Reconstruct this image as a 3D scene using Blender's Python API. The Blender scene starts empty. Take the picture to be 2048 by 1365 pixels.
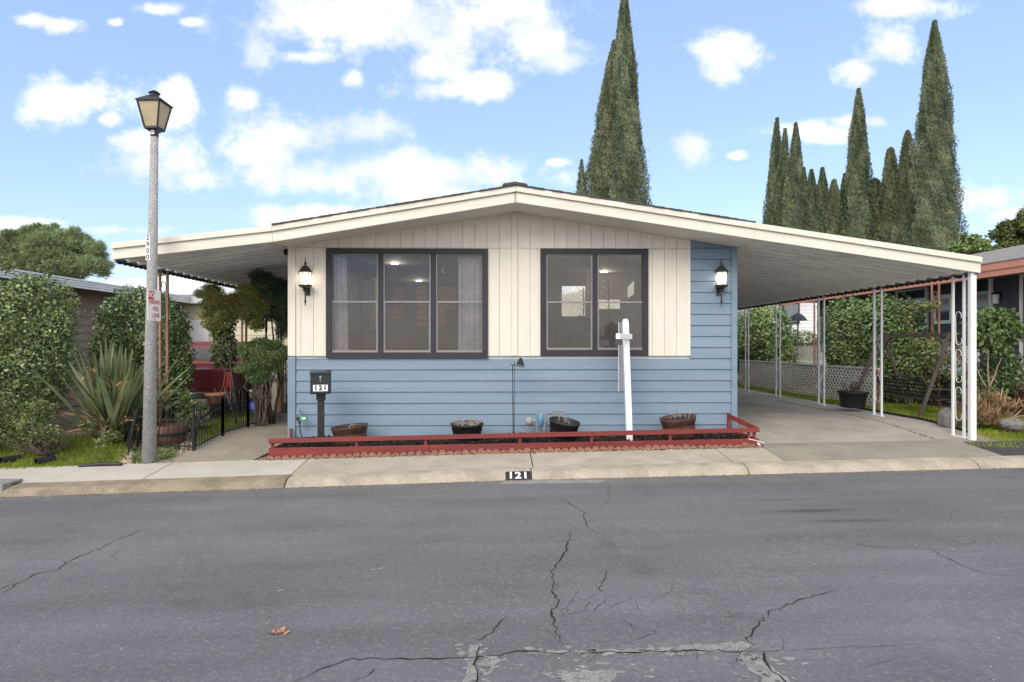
import bpy, bmesh, math, random
import numpy as np
from math import sin, cos, pi, radians, sqrt, atan2, tan
from mathutils import Vector, Matrix
random.seed(7); RG = np.random.default_rng(11)
S = bpy.context.scene; COL = S.collection
F = 1280.0; YAW = radians(1.39); CH = 1.40; HOR = 690.0
YW = 10.75; YF = 9.95            # front wall plane, gable fascia plane
def ray(px, py):
    cx = (px-1024)/F
    return (cx*cos(YAW)+sin(YAW), -cx*sin(YAW)+cos(YAW), (HOR-py)/F)
def at(px, py, Y):
    d = ray(px, py); t = Y/d[1]; return (d[0]*t, Y, CH+d[2]*t)
def wx(px, Y): return at(px, 600, Y)[0]
def wz(px, py, Y): return at(px, py, Y)[2]
# ------------------------------------------------------------ ground shape
def yg(x): return 8.56+.025*x
def zg(x):
    x = max(-14, min(14, x)); return -.42+(.0225*x if x < 0 else .0145*x)
def sst(a): a = max(0, min(1, a)); return a*a*(3-2*a)
def G(x, y):
    t = y-yg(x); z = zg(x)
    if t <= 0: return z+.014*min(-t, 5.2)-.014*max(0, -t-5.2)
    if t < .34: return z+.105*sin(min(1, t/.34)*pi/2)**1.3
    if t < 1.15: return z+.105+.075*(t-.34)/.81
    ze = z+.18
    a = max(0, min(1, (x+3)/7)); zb = -.12*(1-a)-.02*a
    st = 1.15; ln = 2.0
    w = sst((x+4.3)/.8)*(1-sst((x-3.7)/.8)); st += 1.2*w
    return ze+(zb-ze)*sst((t-st)/ln)
def gpt(px, py):
    d = ray(px, py); t = 8.0
    for _ in range(60):
        g = G(d[0]*t, d[1]*t); t += ((g-CH)/d[2]-t)*.5
    return (d[0]*t, d[1]*t, G(d[0]*t, d[1]*t))
# ------------------------------------------------------------ materials
def nd(nt, typ, **kw):
    n = nt.nodes.new(typ)
    for k, v in kw.items():
        if k.startswith('i_'):
            key = k[2:]; key = int(key) if key.isdigit() else key.replace('_', ' ')
            n.inputs[key].default_value = v
        else: setattr(n, k, v)
    return n
def c4(c): return (c[0], c[1], c[2], 1)
def mat(name, col, rough=.65, var=.15, scale=4, bump=0, bscale=60, spec=.4, metal=0, speck=None, sscale=120, samt=.35, stretch=(1,1,1), stain=None, stscale=1.2, stamt=.5, fine=0):
    m = bpy.data.materials.new(name); m.use_nodes = True; nt = m.node_tree; L = nt.links.new
    b = nt.nodes['Principled BSDF']; b.inputs['Roughness'].default_value = rough; b.inputs['Metallic'].default_value = metal
    b.inputs['Specular IOR Level'].default_value = spec
    tc = nd(nt, 'ShaderNodeTexCoord'); mp = nd(nt, 'ShaderNodeMapping'); mp.inputs['Scale'].default_value = stretch
    L(tc.outputs['Object'], mp.inputs[0])
    n1 = nd(nt, 'ShaderNodeTexNoise', i_Scale=scale, i_Detail=6.0, i_Roughness=.6); L(mp.outputs[0], n1.inputs['Vector'])
    mr = nd(nt, 'ShaderNodeMapRange'); mr.inputs[1].default_value = .3; mr.inputs[2].default_value = .7
    L(n1.outputs[0], mr.inputs[0])
    mx = nd(nt, 'ShaderNodeMix', data_type='RGBA'); mx.inputs[6].default_value = c4([c*(1-var) for c in col]); mx.inputs[7].default_value = c4([min(1, c*(1+var)) for c in col])
    L(mr.outputs[0], mx.inputs[0]); out = mx.outputs[2]
    if stain:
        n = nd(nt, 'ShaderNodeTexNoise', i_Scale=stscale, i_Detail=8.0, i_Roughness=.7, i_Distortion=.4); L(mp.outputs[0], n.inputs['Vector'])
        r = nd(nt, 'ShaderNodeMapRange'); r.inputs[1].default_value = .48; r.inputs[2].default_value = .68; r.inputs[4].default_value = stamt; L(n.outputs[0], r.inputs[0])
        m2 = nd(nt, 'ShaderNodeMix', data_type='RGBA'); L(r.outputs[0], m2.inputs[0]); L(out, m2.inputs[6]); m2.inputs[7].default_value = c4(stain); out = m2.outputs[2]
    if speck:
        n = nd(nt, 'ShaderNodeTexNoise', i_Scale=sscale, i_Detail=3.0, i_Roughness=.7); L(tc.outputs['Object'], n.inputs['Vector'])
        r = nd(nt, 'ShaderNodeMapRange'); r.inputs[1].default_value = .5; r.inputs[2].default_value = .66; r.inputs[4].default_value = samt; L(n.outputs[0], r.inputs[0])
        m2 = nd(nt, 'ShaderNodeMix', data_type='RGBA'); L(r.outputs[0], m2.inputs[0]); L(out, m2.inputs[6]); m2.inputs[7].default_value = c4(speck); out = m2.outputs[2]
    L(out, b.inputs['Base Color'])
    if bump:
        n = nd(nt, 'ShaderNodeTexNoise', i_Scale=bscale, i_Detail=5.0, i_Roughness=.65); L(mp.outputs[0], n.inputs['Vector'])
        bp = nd(nt, 'ShaderNodeBump', i_Strength=bump, i_Distance=.01); L(n.outputs[0], bp.inputs['Height']); L(bp.outputs[0], b.inputs['Normal'])
    return m
def leafmat(name, a, b_, c, rough=.5, trans=.25, spec=.4, nscale=1.5, nw=.35):
    """a dark, b mid, c light colours picked per leaf"""
    m = bpy.data.materials.new(name); m.use_nodes = True; nt = m.node_tree; L = nt.links.new
    b = nt.nodes['Principled BSDF']; b.inputs['Roughness'].default_value = rough; b.inputs['Specular IOR Level'].default_value = spec
    at_ = nd(nt, 'ShaderNodeAttribute', attribute_name='tone')
    tc = nd(nt, 'ShaderNodeTexCoord'); n = nd(nt, 'ShaderNodeTexNoise', i_Scale=nscale, i_Detail=3.0); L(tc.outputs['Object'], n.inputs['Vector'])
    r = nd(nt, 'ShaderNodeMapRange'); r.inputs[1].default_value = .35; r.inputs[2].default_value = .65; L(n.outputs[0], r.inputs[0])
    mx = nd(nt, 'ShaderNodeMix', data_type='FLOAT'); mx.inputs[0].default_value = nw; L(at_.outputs['Fac'], mx.inputs[2]); L(r.outputs[0], mx.inputs[3])
    cr = nd(nt, 'ShaderNodeValToRGB'); e = cr.color_ramp.elements; e[0].color = c4(a); e[0].position = .08; e[1].color = c4(c); e[1].position = .95
    k = e.new(.5); k.color = c4(b_); L(mx.outputs[0], cr.inputs[0]); L(cr.outputs[0], b.inputs['Base Color'])
    tr = nd(nt, 'ShaderNodeBsdfTranslucent'); L(cr.outputs[0], tr.inputs[0]); ms = nd(nt, 'ShaderNodeMixShader'); ms.inputs[0].default_value = trans
    L(b.outputs[0], ms.inputs[1]); L(tr.outputs[0], ms.inputs[2]); L(ms.outputs[0], nt.nodes['Material Output'].inputs[0])
    return m
def emis(name, col, st):
    m = bpy.data.materials.new(name); m.use_nodes = True; b = m.node_tree.nodes['Principled BSDF']
    b.inputs['Base Color'].default_value = c4(col); b.inputs['Emission Color'].default_value = c4(col); b.inputs['Emission Strength'].default_value = st
    return m
M = {}
M['cream'] = mat('cream paint', (.665,.63,.555), .6, .05, 3, .25, 90, stretch=(3,3,.6))
M['fascia'] = mat('weathered cream fascia paint', (.67,.65,.57), .6, .08, 5, .35, 60, stretch=(.3,1,4), stain=(.55,.52,.42), stscale=3, stamt=.35)
M['soffit'] = mat('soffit paint', (.68,.65,.58), .75, .06, 3)
M['blue'] = mat('blue siding paint', (.175,.248,.328), .55, .10, 2.5, .5, 55, stretch=(.18,1,3), stain=(.13,.17,.215), stscale=.9, stamt=.3)
M['trim'] = mat('dark slate trim paint', (.026,.026,.034), .6, .2, 6, .3, 60)
M['alu'] = mat('weathered aluminium', (.24,.235,.235), .45, .1, 10, metal=.3)
M['pan'] = mat('white painted corrugated metal', (.82,.81,.77), .42, .06, 2, spec=.5, stain=(.40,.38,.33), stscale=1.6, stamt=.35)
M['shingle'] = mat('dark asphalt shingle', (.07,.066,.064), .9, .3, 8, .6, 90, speck=(.16,.15,.14), sscale=160)
M['red'] = mat('red stained timber', (.175,.028,.026), .6, .3, 3, .5, 50, stretch=(.3,1,3), stain=(.17,.035,.03), stscale=4, stamt=.6)
M['brick'] = mat('terracotta edging brick', (.24,.11,.08), .85, .4, 9, .6, 60, speck=(.42,.30,.24), sscale=50)
M['white'] = mat('white painted metal', (.72,.73,.74), .45, .05, 5)
M['whitewood'] = mat('white painted wood', (.78,.79,.82), .5, .05, 5, .2)
M['greyboard'] = mat('grey white sign panel', (.50,.50,.55), .5, .05, 5)
M['black'] = mat('black painted metal', (.018,.018,.021), .45, .3, 8)
M['blackp'] = mat('black plastic', (.013,.014,.016), .5, .3, 8)
M['mailgreen'] = mat('dark enamel mailbox', (.016,.024,.026), .35, .3, 8)
M['rust'] = mat('rust brown painted metal', (.27,.145,.095), .6, .2, 8)
M['salmon'] = mat('salmon fascia paint', (.46,.20,.14), .6, .1, 4)
M['brownwood'] = mat('weathered brown timber', (.08,.062,.055), .75, .25, 5, .5, 50)
M['railwood'] = mat('handrail timber', (.30,.20,.15), .75, .25, 5, .4, 50)
M['lattice'] = mat('off white lattice', (.70,.67,.62), .75, .12, 8)
M['conc_l'] = mat('pale sidewalk concrete', (.42,.40,.355), .9, .10, 2.2, .5, 90, speck=(.28,.26,.23), sscale=60, samt=.35, stain=(.28,.26,.22), stscale=1.1, stamt=.45)
M['conc_t'] = mat('tan worn concrete', (.365,.335,.27), .9, .14, 2.5, .6, 90, speck=(.22,.19,.15), sscale=55, samt=.5, stain=(.25,.22,.17), stscale=1.6, stamt=.5)
M['curb'] = mat('worn curb concrete', (.37,.335,.265), .9, .2, 3, .7, 70, speck=(.14,.12,.09), sscale=70, samt=.6, stain=(.19,.17,.135), stscale=2.4, stamt=.6)
M['curb_d'] = mat('mossy old curb concrete', (.25,.21,.15), .95, .3, 3, .8, 60, speck=(.10,.09,.06), sscale=60, samt=.6, stain=(.10,.095,.06), stscale=2.6, stamt=.75)
M['apron'] = mat('exposed aggregate concrete', (.27,.247,.207), .9, .14, 2.5, .8, 110, speck=(.12,.105,.09), sscale=80, samt=.6, stain=(.17,.155,.13), stscale=.9, stamt=.5)
M['drive'] = mat('driveway concrete', (.33,.308,.265), .8, .14, 1.6, .3, 60, speck=(.21,.20,.18), sscale=60, samt=.35, stain=(.17,.165,.15), stscale=.55, stamt=.75)
M['walk'] = mat('path aggregate concrete', (.30,.265,.215), .9, .14, 2.5, .7, 100, speck=(.17,.15,.12), sscale=70, samt=.6, stain=(.2,.18,.14), stscale=1.5, stamt=.5)
M['soil'] = mat('garden soil', (.13,.10,.07), .95, .35, 3, .9, 40, speck=(.28,.24,.19), sscale=35, samt=.6, stain=(.07,.10,.03), stscale=1.3, stamt=.7)
M['asph2'] = mat('black asphalt apron', (.045,.045,.048), .9, .2, 6, .6, 120)
M['crack'] = mat('crack shadow', (.012,.012,.012), .95, .3, 8)
M['patch'] = mat('bare old asphalt patch', (.25,.245,.235), .9, .25, 6, .8, 100, speck=(.06,.06,.062), sscale=60, samt=.7)
M['mulch'] = mat('dark bark mulch', (.022,.018,.016), .9, .5, 20)
M['nwall'] = mat('dark slate neighbour wall', (.062,.068,.088), .7, .1, 4, .5, 60, stretch=(1,1,.4))
M['ndark'] = mat('grey weathered siding', (.21,.18,.145), .75, .12, 4, .3, 50)
M['ncream'] = mat('pale yellow siding', (.62,.58,.44), .7, .06, 3)
M['silver'] = mat('silver corrugated fascia', (.62,.64,.67), .4, .08, 4, metal=.2)
M['whitewall'] = mat('far white siding', (.66,.67,.68), .7, .06, 3)
M['carred'] = mat('maroon car paint', (.13,.016,.02), .45, .08, 4, spec=.3)
M['chrome'] = mat('bright bumper', (.6,.6,.6), .2, .05, 5, metal=.9)
M['tyre'] = mat('tyre rubber', (.02,.02,.02), .85, .2, 8)
M['glassd'] = mat('dark glass', (.03,.035,.04), .08, .1, 3, spec=.8)
M['truckglass'] = mat('dusty truck window', (.09,.10,.10), .6, .2, 5, spec=.15)
M['glassl'] = mat('dark grey window glass', (.10,.12,.12), .2, .1, 3, spec=.8)  # plain dark grey glass for the far house window
M['terra'] = mat('brown glazed pot', (.085,.040,.030), .38, .45, 7, .2, 30, spec=.5, stain=(.05,.03,.025), stscale=5, stamt=.6)
M['barrel'] = mat('dark wooden barrel', (.11,.055,.04), .7, .3, 6, .4, 40)
M['pinkpot'] = mat('terracotta pot', (.42,.2,.13), .8, .1, 6)
M['twig'] = mat('dry grey twigs', (.33,.28,.23), .9, .35, 12)
M['darktwig'] = mat('dark stem', (.07,.055,.045), .9, .35, 12)
M['bark'] = mat('grey brown bark', (.12,.095,.075), .9, .3, 8, .8, 40, stretch=(1,1,.3))
M['galv'] = mat('galvanised pipe', (.27,.28,.28), .65, .15, 20, metal=.4)
M['bluepipe'] = mat('blue painted regulator', (.09,.24,.38), .5, .15, 10)
M['stone'] = mat('grey boulder', (.17,.165,.155), .9, .3, 5, .9, 30, speck=(.3,.29,.27), sscale=40)
M['polec'] = mat('speckled concrete pole', (.27,.27,.27), .85, .15, 12, .6, 120, speck=(.5,.5,.5), sscale=42, samt=.8)
M['lampglass'] = mat('amber frosted panel', (.42,.35,.22), .4, .12, 6)
M['signwhite'] = mat('sign white', (.78,.78,.78), .45, .03, 5)
M['signred'] = mat('sign red', (.55,.04,.03), .45, .03, 5)
M['ink'] = mat('black lettering', (.012,.012,.014), .5, .05, 5)
M['greenplastic'] = mat('green plastic', (.03,.35,.10), .4, .05, 5)
M['bluesign'] = mat('blue yard sign', (.02,.07,.42), .5, .05, 5)
M['step'] = mat('grey painted step', (.14,.145,.155), .8, .1, 6)
M['curtain'] = mat('sheer lilac white curtain', (.88,.87,.95), .8, .04, 3)
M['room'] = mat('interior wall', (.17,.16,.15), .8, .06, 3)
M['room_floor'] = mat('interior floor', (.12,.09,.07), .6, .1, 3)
M['louvre'] = mat('orange louvred shutter', (.55,.26,.11), .5, .1, 3)
M['paleframe'] = mat('pale frame', (.7,.7,.68), .6, .05, 3)
M['furn'] = mat('dark furniture', (.06,.05,.05), .7, .1, 3)
M['deadleaf'] = mat('dry orange leaf', (.40,.17,.08), .8, .3, 30)
M['shroof'] = mat('grey brown shingle roof', (.20,.185,.17), .9, .25, 6, .6, 60, speck=(.3,.28,.26), sscale=60)
M['bronze'] = mat('aged bronze', (.045,.045,.04), .4, .3, 20, metal=.5, speck=(.2,.19,.15), sscale=60, samt=.3)
M['pebble'] = mat('white tan pebbles', (.42,.36,.29), .85, .5, 14)
# screened window glass
m = bpy.data.materials.new('screened window glass'); m.use_nodes = True; nt = m.node_tree; L = nt.links.new
for n in list(nt.nodes):
    if n.type != 'OUTPUT_MATERIAL': nt.nodes.remove(n)
tr = nd(nt, 'ShaderNodeBsdfTransparent'); tr.inputs[0].default_value = (.92,.92,.92,1)
df = nd(nt, 'ShaderNodeBsdfDiffuse'); df.inputs[0].default_value = (.13,.122,.115,1)
tcn = nd(nt, 'ShaderNodeTexCoord'); nn = nd(nt, 'ShaderNodeTexNoise', i_Scale=2.2, i_Detail=8.0, i_Roughness=.7); L(tcn.outputs['Object'], nn.inputs['Vector'])
rr = nd(nt, 'ShaderNodeMapRange'); rr.inputs[1].default_value = .3; rr.inputs[2].default_value = .7; rr.inputs[3].default_value = .10; rr.inputs[4].default_value = .42
nf = nd(nt, 'ShaderNodeTexNoise', i_Scale=45.0, i_Detail=3.0); L(tcn.outputs['Object'], nf.inputs['Vector']); nm_ = nd(nt, 'ShaderNodeMix', data_type='FLOAT'); nm_.inputs[0].default_value = .3; L(nn.outputs[0], nm_.inputs[2]); L(nf.outputs[0], nm_.inputs[3]); L(nm_.outputs[0], rr.inputs[0])
ms = nd(nt, 'ShaderNodeMixShader'); L(rr.outputs[0], ms.inputs[0]); L(tr.outputs[0], ms.inputs[1]); L(df.outputs[0], ms.inputs[2])
gl = nd(nt, 'ShaderNodeBsdfGlossy'); gl.inputs['Roughness'].default_value = .04; fr = nd(nt, 'ShaderNodeFresnel', i_IOR=1.45)
m2 = nd(nt, 'ShaderNodeMixShader'); L(fr.outputs[0], m2.inputs[0]); L(ms.outputs[0], m2.inputs[1]); L(gl.outputs[0], m2.inputs[2])
L(m2.outputs[0], nt.nodes['Material Output'].inputs[0]); M['screen'] = m
# clear lantern glass
m = bpy.data.materials.new('lantern glass'); m.use_nodes = True; nt = m.node_tree; L = nt.links.new
for n in list(nt.nodes):
    if n.type != 'OUTPUT_MATERIAL': nt.nodes.remove(n)
tr = nd(nt, 'ShaderNodeBsdfTransparent'); gl = nd(nt, 'ShaderNodeBsdfGlossy'); gl.inputs['Roughness'].default_value = .1; df = nd(nt, 'ShaderNodeBsdfTranslucent'); df.inputs[0].default_value = (.9,.9,.85,1)
ms = nd(nt, 'ShaderNodeMixShader', i_0=.35); L(tr.outputs[0], ms.inputs[1]); L(df.outputs[0], ms.inputs[2])
m2 = nd(nt, 'ShaderNodeMixShader', i_0=.12); L(ms.outputs[0], m2.inputs[1]); L(gl.outputs[0], m2.inputs[2]); L(m2.outputs[0], nt.nodes['Material Output'].inputs[0]); M['lglass'] = m
M['bulb'] = emis('lit bulb', (1, .93, .8), 4)
M['disc'] = emis('ceiling light disc', (1, .93, .82), 14)
M['litwin'] = emis('daylit far window', (.62, .60, .50), .55)
M['litwin2'] = emis('daylit far window sky', (.75, .80, .85), .8)
# foliage
M['camellia'] = leafmat('camellia leaf', (0.053,0.104,0.040), (0.133,0.207,0.074), (0.412,0.460,0.185), .32, .15, .55, 1.2, .3)
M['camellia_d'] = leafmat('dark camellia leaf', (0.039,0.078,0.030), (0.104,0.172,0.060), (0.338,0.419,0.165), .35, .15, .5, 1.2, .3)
M['hedge'] = leafmat('hedge leaf', (0.056,0.098,0.035), (0.139,0.213,0.070), (0.316,0.386,0.133), .4, .2, .45, .8, .4)
M['cypress'] = leafmat('cypress foliage', (.072,.098,.064), (.160,.198,.122), (.29,.325,.20), .75, .15, .15, .9, .45)
M['cypress_b'] = leafmat('olive cypress foliage', (.08,.098,.056), (.175,.20,.115), (.31,.32,.19), .75, .15, .15, .9, .45)
M['pine'] = leafmat('pine needles', (0.081,0.122,0.064), (0.202,0.274,0.131), (0.384,0.445,0.223), .7, .25, .2, .3, .4)
M['decid'] = leafmat('tree leaf', (0.049,0.070,0.027), (0.126,0.161,0.055), (0.266,0.266,0.099), .6, .3, .3, .4, .4)
M['nandina'] = leafmat('green and rust nandina leaf', (.13,.19,.06), (.27,.32,.10), (.55,.40,.12), .55, .3, .3, 2.2, .4)
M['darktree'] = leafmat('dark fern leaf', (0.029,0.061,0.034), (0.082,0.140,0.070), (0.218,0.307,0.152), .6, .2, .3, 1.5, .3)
M['midfern'] = leafmat('fine green fern leaf', (0.050,0.101,0.041), (0.139,0.217,0.076), (0.359,0.432,0.154), .6, .2, .3, 1.5, .3)
M['lowbush'] = leafmat('low bush leaf', (0.048,0.081,0.030), (0.137,0.177,0.061), (0.338,0.322,0.135), .55, .2, .3, 2.5, .45)
M['flax'] = leafmat('strap leaf', (0.052,0.078,0.040), (0.143,0.189,0.086), (0.286,0.325,0.160), .45, .2, .4, 2.5, .3)
M['flaxdry'] = leafmat('dry strap leaf', (0.120,0.072,0.037), (0.288,0.180,0.095), (0.504,0.360,0.201), .8, .2, .2, 3, .3)
M['brom'] = leafmat('dry spiky leaf', (.13,.085,.045), (.33,.20,.11), (.52,.40,.24), .7, .2, .2, 3, .3)
M['grass'] = leafmat('lawn grass', (0.089,0.139,0.014), (0.215,0.289,0.028), (0.428,0.462,0.074), .6, .4, .3, 1.2, .5)
M['weed'] = leafmat('small weeds', (0.039,0.078,0.023), (0.117,0.182,0.051), (0.260,0.312,0.114), .6, .3, .3, 2, .4)
# ------------------------------------------------------------ object helpers
def wloc(o):
    v = Vector((0,0,0))
    while o: v += o.location; o = o.parent
    return v
def tag(o, label=None, cat=None, group=None, kind=None):
    if label: o['label'] = label
    if cat: o['category'] = cat
    if group: o['group'] = group
    if kind: o['kind'] = kind
    return o
def thing(name, label, cat, loc=(0,0,0), rz=0, group=None):
    o = bpy.data.objects.new(name, None); COL.objects.link(o); o.location = loc; o.rotation_euler = (0,0,rz); o.empty_display_size = .2
    return tag(o, label, cat, group)
def finish(name, me, mt, parent):
    if mt: me.materials.append(mt)
    o = bpy.data.objects.new(name, me); COL.objects.link(o)
    if parent: o.parent = parent
    return o
class MB:
    def __init__(s): s.v = []; s.f = []
    def add(s, vs, fs):
        b = len(s.v); s.v += [tuple(p) for p in vs]; s.f += [tuple(i+b for i in q) for q in fs]; return s
    def box(s, x0, x1, y0, y1, z0, z1):
        return s.add([(x0,y0,z0),(x1,y0,z0),(x1,y1,z0),(x0,y1,z0),(x0,y0,z1),(x1,y0,z1),(x1,y1,z1),(x0,y1,z1)],
                     [(0,3,2,1),(4,5,6,7),(0,1,5,4),(1,2,6,5),(2,3,7,6),(3,0,4,7)])
    def obox(s, c, size, rot=(0,0,0)):
        from mathutils import Euler
        R = Euler(rot).to_matrix(); c = Vector(c); h = [a/2 for a in size]
        vs = [c+R@Vector((sx*h[0], sy*h[1], sz*h[2])) for sz in (-1,1) for sx, sy in ((-1,-1),(1,-1),(1,1),(-1,1))]
        return s.add(vs, [(0,3,2,1),(4,5,6,7),(0,1,5,4),(1,2,6,5),(2,3,7,6),(3,0,4,7)])
    def bar(s, p, q, w, h=None, up=(0,0,1)):
        h = h or w; p = Vector(p); q = Vector(q); d = (q-p).normalized(); u = Vector(up)
        if abs(d.dot(u)) > .98: u = Vector((0,1,0))
        a = d.cross(u).normalized(); b = a.cross(d)
        vs = [e+a*sx*w/2+b*sy*h/2 for e in (p, q) for sx, sy in ((-1,-1),(1,-1),(1,1),(-1,1))]
        return s.add(vs, [(0,3,2,1),(4,5,6,7),(0,1,5,4),(1,2,6,5),(2,3,7,6),(3,0,4,7)])
    def tube(s, pts, r, n=8):
        pts = [Vector(p) for p in pts]; rs = r if isinstance(r, (list, tuple)) else [r]*len(pts); vs = []; fs = []
        ref = Vector((.31,.2,.93)).normalized()
        for i, p in enumerate(pts):
            d = (pts[min(i+1, len(pts)-1)]-pts[max(i-1, 0)])
            d = d.normalized() if d.length > 1e-9 else Vector((0,0,1))
            if abs(d.dot(ref)) > .97: ref = Vector((.9,.1,.3)).normalized()
            a = d.cross(ref).normalized(); b = d.cross(a)
            for k in range(n):
                t = 2*pi*k/n; vs.append(p+a*cos(t)*rs[i]+b*sin(t)*rs[i])
        for i in range(len(pts)-1):
            for k in range(n):
                k2 = (k+1) % n; fs.append((i*n+k, i*n+k2, (i+1)*n+k2, (i+1)*n+k))
        fs.append(tuple(range(n))); fs.append(tuple(reversed(range((len(pts)-1)*n, len(pts)*n))))
        return s.add(vs, fs)
    def lathe(s, prof, c=(0,0,0), n=20, R=None, phase=0):
        vs = []; fs = []; c = Vector(c)
        for (r, z) in prof:
            for k in range(n):
                t = 2*pi*k/n+phase; v = Vector((r*cos(t), r*sin(t), z)); vs.append(c+(R@v if R else v))
        for i in range(len(prof)-1):
            for k in range(n):
                k2 = (k+1) % n; fs.append((i*n+k, i*n+k2, (i+1)*n+k2, (i+1)*n+k))
        fs.append(tuple(reversed(range(n)))); fs.append(tuple(range((len(prof)-1)*n, len(prof)*n)))
        return s.add(vs, fs)
    def prism(s, poly, a0, a1, axis='y'):
        n = len(poly)
        def P(u, w, a): return (u, a, w) if axis == 'y' else ((a, u, w) if axis == 'x' else (u, w, a))
        vs = [P(u, w, a0) for u, w in poly]+[P(u, w, a1) for u, w in poly]
        fs = [tuple(range(n)), tuple(range(2*n-1, n-1, -1))]+[(i, (i+1) % n, (i+1) % n+n, i+n) for i in range(n)]
        return s.add(vs, fs)
    def build(s, name, mt, parent=None, local=False, smooth=False, bevel=0, recalc=True):
        off = Vector((0,0,0)) if local or parent is None else wloc(parent)
        me = bpy.data.meshes.new(name); me.from_pydata([(v[0]-off.x, v[1]-off.y, v[2]-off.z) for v in s.v], [], s.f); me.validate()
        if recalc:
            bm = bmesh.new(); bm.from_mesh(me); bmesh.ops.recalc_face_normals(bm, faces=bm.faces); bm.to_mesh(me); bm.free()
        if smooth: me.shade_smooth()
        o = finish(name, me, M[mt] if isinstance(mt, str) else mt, parent)
        if smooth == 2:
            pass
        if bevel:
            b = o.modifiers.new('bevel', 'BEVEL'); b.width = bevel; b.segments = 2; b.limit_method = 'ANGLE'
        return o
def kids(o): return list(o.children)
def copy_tree(o, parent=None):
    c = o.copy(); COL.objects.link(c)
    if parent: c.parent = parent
    for ch in kids(o): copy_tree(ch, c)
    return c
def text(name, s_, size, mt, parent, loc, rot=(pi/2,0,0), sx=1.0, ex=.0015, local=False, bold=.0):
    cu = bpy.data.curves.new('t', 'FONT'); cu.body = s_; cu.size = size; cu.align_x = 'CENTER'; cu.align_y = 'CENTER'; cu.extrude = ex; cu.offset = bold
    o = bpy.data.objects.new('t', cu); COL.objects.link(o); bpy.context.view_layer.update()
    me = bpy.data.meshes.new_from_object(o.evaluated_get(bpy.context.evaluated_depsgraph_get())); COL.objects.unlink(o); bpy.data.objects.remove(o)
    from mathutils import Euler
    off = Vector((0,0,0)) if local or parent is None else wloc(parent)
    me.transform(Matrix.Translation(Vector(loc)-off) @ Euler(rot).to_matrix().to_4x4() @ Matrix.Diagonal((sx,1,1,1)))
    me.materials.clear(); me.name = name
    return finish(name, me, M[mt], parent)
def quads(name, V, mt, parent, tone, off=(0,0,0)):
    """V: (n,4,3) array of leaf quads"""
    n = len(V); me = bpy.data.meshes.new(name); me.vertices.add(n*4); me.loops.add(n*4); me.polygons.add(n)
    V = V-np.array(off)
    me.vertices.foreach_set('co', V.reshape(-1).astype(np.float32)); me.loops.foreach_set('vertex_index', np.arange(n*4, dtype=np.int32))
    me.polygons.foreach_set('loop_start', np.arange(0, n*4, 4, dtype=np.int32)); me.polygons.foreach_set('loop_total', np.full(n, 4, dtype=np.int32))
    me.update(); a = me.attributes.new('tone', 'FLOAT', 'FACE'); a.data.foreach_set('value', tone.astype(np.float32)); me.validate()
    return finish(name, me, M[mt], parent)
def unit(a): return a/np.maximum(np.linalg.norm(a, axis=1, keepdims=True), 1e-9)
def leafquads(P, A, N, Ls, Ws, fold=.12):
    """P base points, A leaf axis, N normal"""
    A = unit(A); Sd = unit(np.cross(A, N)); N2 = np.cross(Sd, A); Ls = Ls[:, None]; Ws = Ws[:, None]
    m_ = P+A*Ls*.45+N2*Ws*fold
    return np.stack([P, m_+Sd*Ws*.5, P+A*Ls, m_-Sd*Ws*.5], axis=1)
def lump(D, f, ph):
    return (np.sin(D[:, 0]*f+ph)+np.sin(D[:, 1]*f*1.13+ph*2.1)+np.sin(D[:, 2]*f*.93+ph*3.3)+.6*np.sin((D[:, 0]+D[:, 2])*f*1.9+ph))/3.6
def foliage(name, blobs, n, leaf, mt, parent, aspect=.5, shell=.35, rough=.16, freq=5.0, droop=0., up=0., rng=None, gap=0., tuft=1):
    rng = rng or RG; B = np.array(blobs, float); w = (B[:, 3]*B[:, 4]+B[:, 4]*B[:, 5]+B[:, 3]*B[:, 5]); w /= w.sum()
    k = rng.choice(len(B), n, p=w); D = unit(rng.normal(size=(n, 3)))
    ph = k*1.7; rad = 1-shell*rng.random(n)**1.6
    rad = rad*(1+rough*lump(D, freq, ph)+.05*rng.normal(size=n))
    P = B[k, :3]+D*B[k, 3:6]*rad[:, None]
    keep = np.ones(n, bool)
    for j in range(len(B)):
        q = np.linalg.norm((P-B[j, :3])/B[j, 3:6], axis=1); keep &= ~((q < .62) & (k != j))
    if gap: keep &= (lump(P, 7.0, 1.3)+.5*lump(P, 17., .4)+.35*rng.normal(size=n)) > -gap
    P = P[keep]; D = D[keep]; n = len(P)
    if tuft > 1:
        P = np.repeat(P, tuft, axis=0); D = np.repeat(D, tuft, axis=0); n = len(P)
    N = unit(D*.8+rng.normal(size=(n, 3))*.6+np.array([0, 0, .35])); A = np.cross(N, rng.normal(size=(n, 3)))
    A = unit(A)+np.array([0, 0, up-droop])+D*.5*(1 if up or droop else .4)
    Ls = leaf*(.6+.8*rng.random(n)); V = leafquads(P, A, N, Ls, Ls*aspect)
    rn = rng.random(n)
    return quads(name, V, mt, parent, rn, wloc(parent) if parent else (0,0,0))
def clump(blobs, k, f=.42, seed=5):
    """break big crown volumes into k small lumps"""
    r_ = random.Random(seed); B = blobs; w = [b[3]*b[4]*b[5] for b in B]; out = []
    for i in range(k):
        b = r_.choices(B, w)[0]
        while True:
            d = Vector((r_.uniform(-1, 1), r_.uniform(-1, 1), r_.uniform(-1, 1)))
            if .35 < d.length < 1: break
        s_ = f*r_.uniform(.6, 1.25); out.append((b[0]+d.x*b[3]*.85, b[1]+d.y*b[4]*.85, b[2]+d.z*b[5]*.85, b[3]*s_, b[4]*s_, b[5]*s_*.9))
    return out
SKY_ST=.1; SUN_E=1.3; EXPO=.9; CLD0=(7.2,7.8,8.8); CLD1=(10,10.2,10.6); SKYT=(1,1,1)
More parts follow.
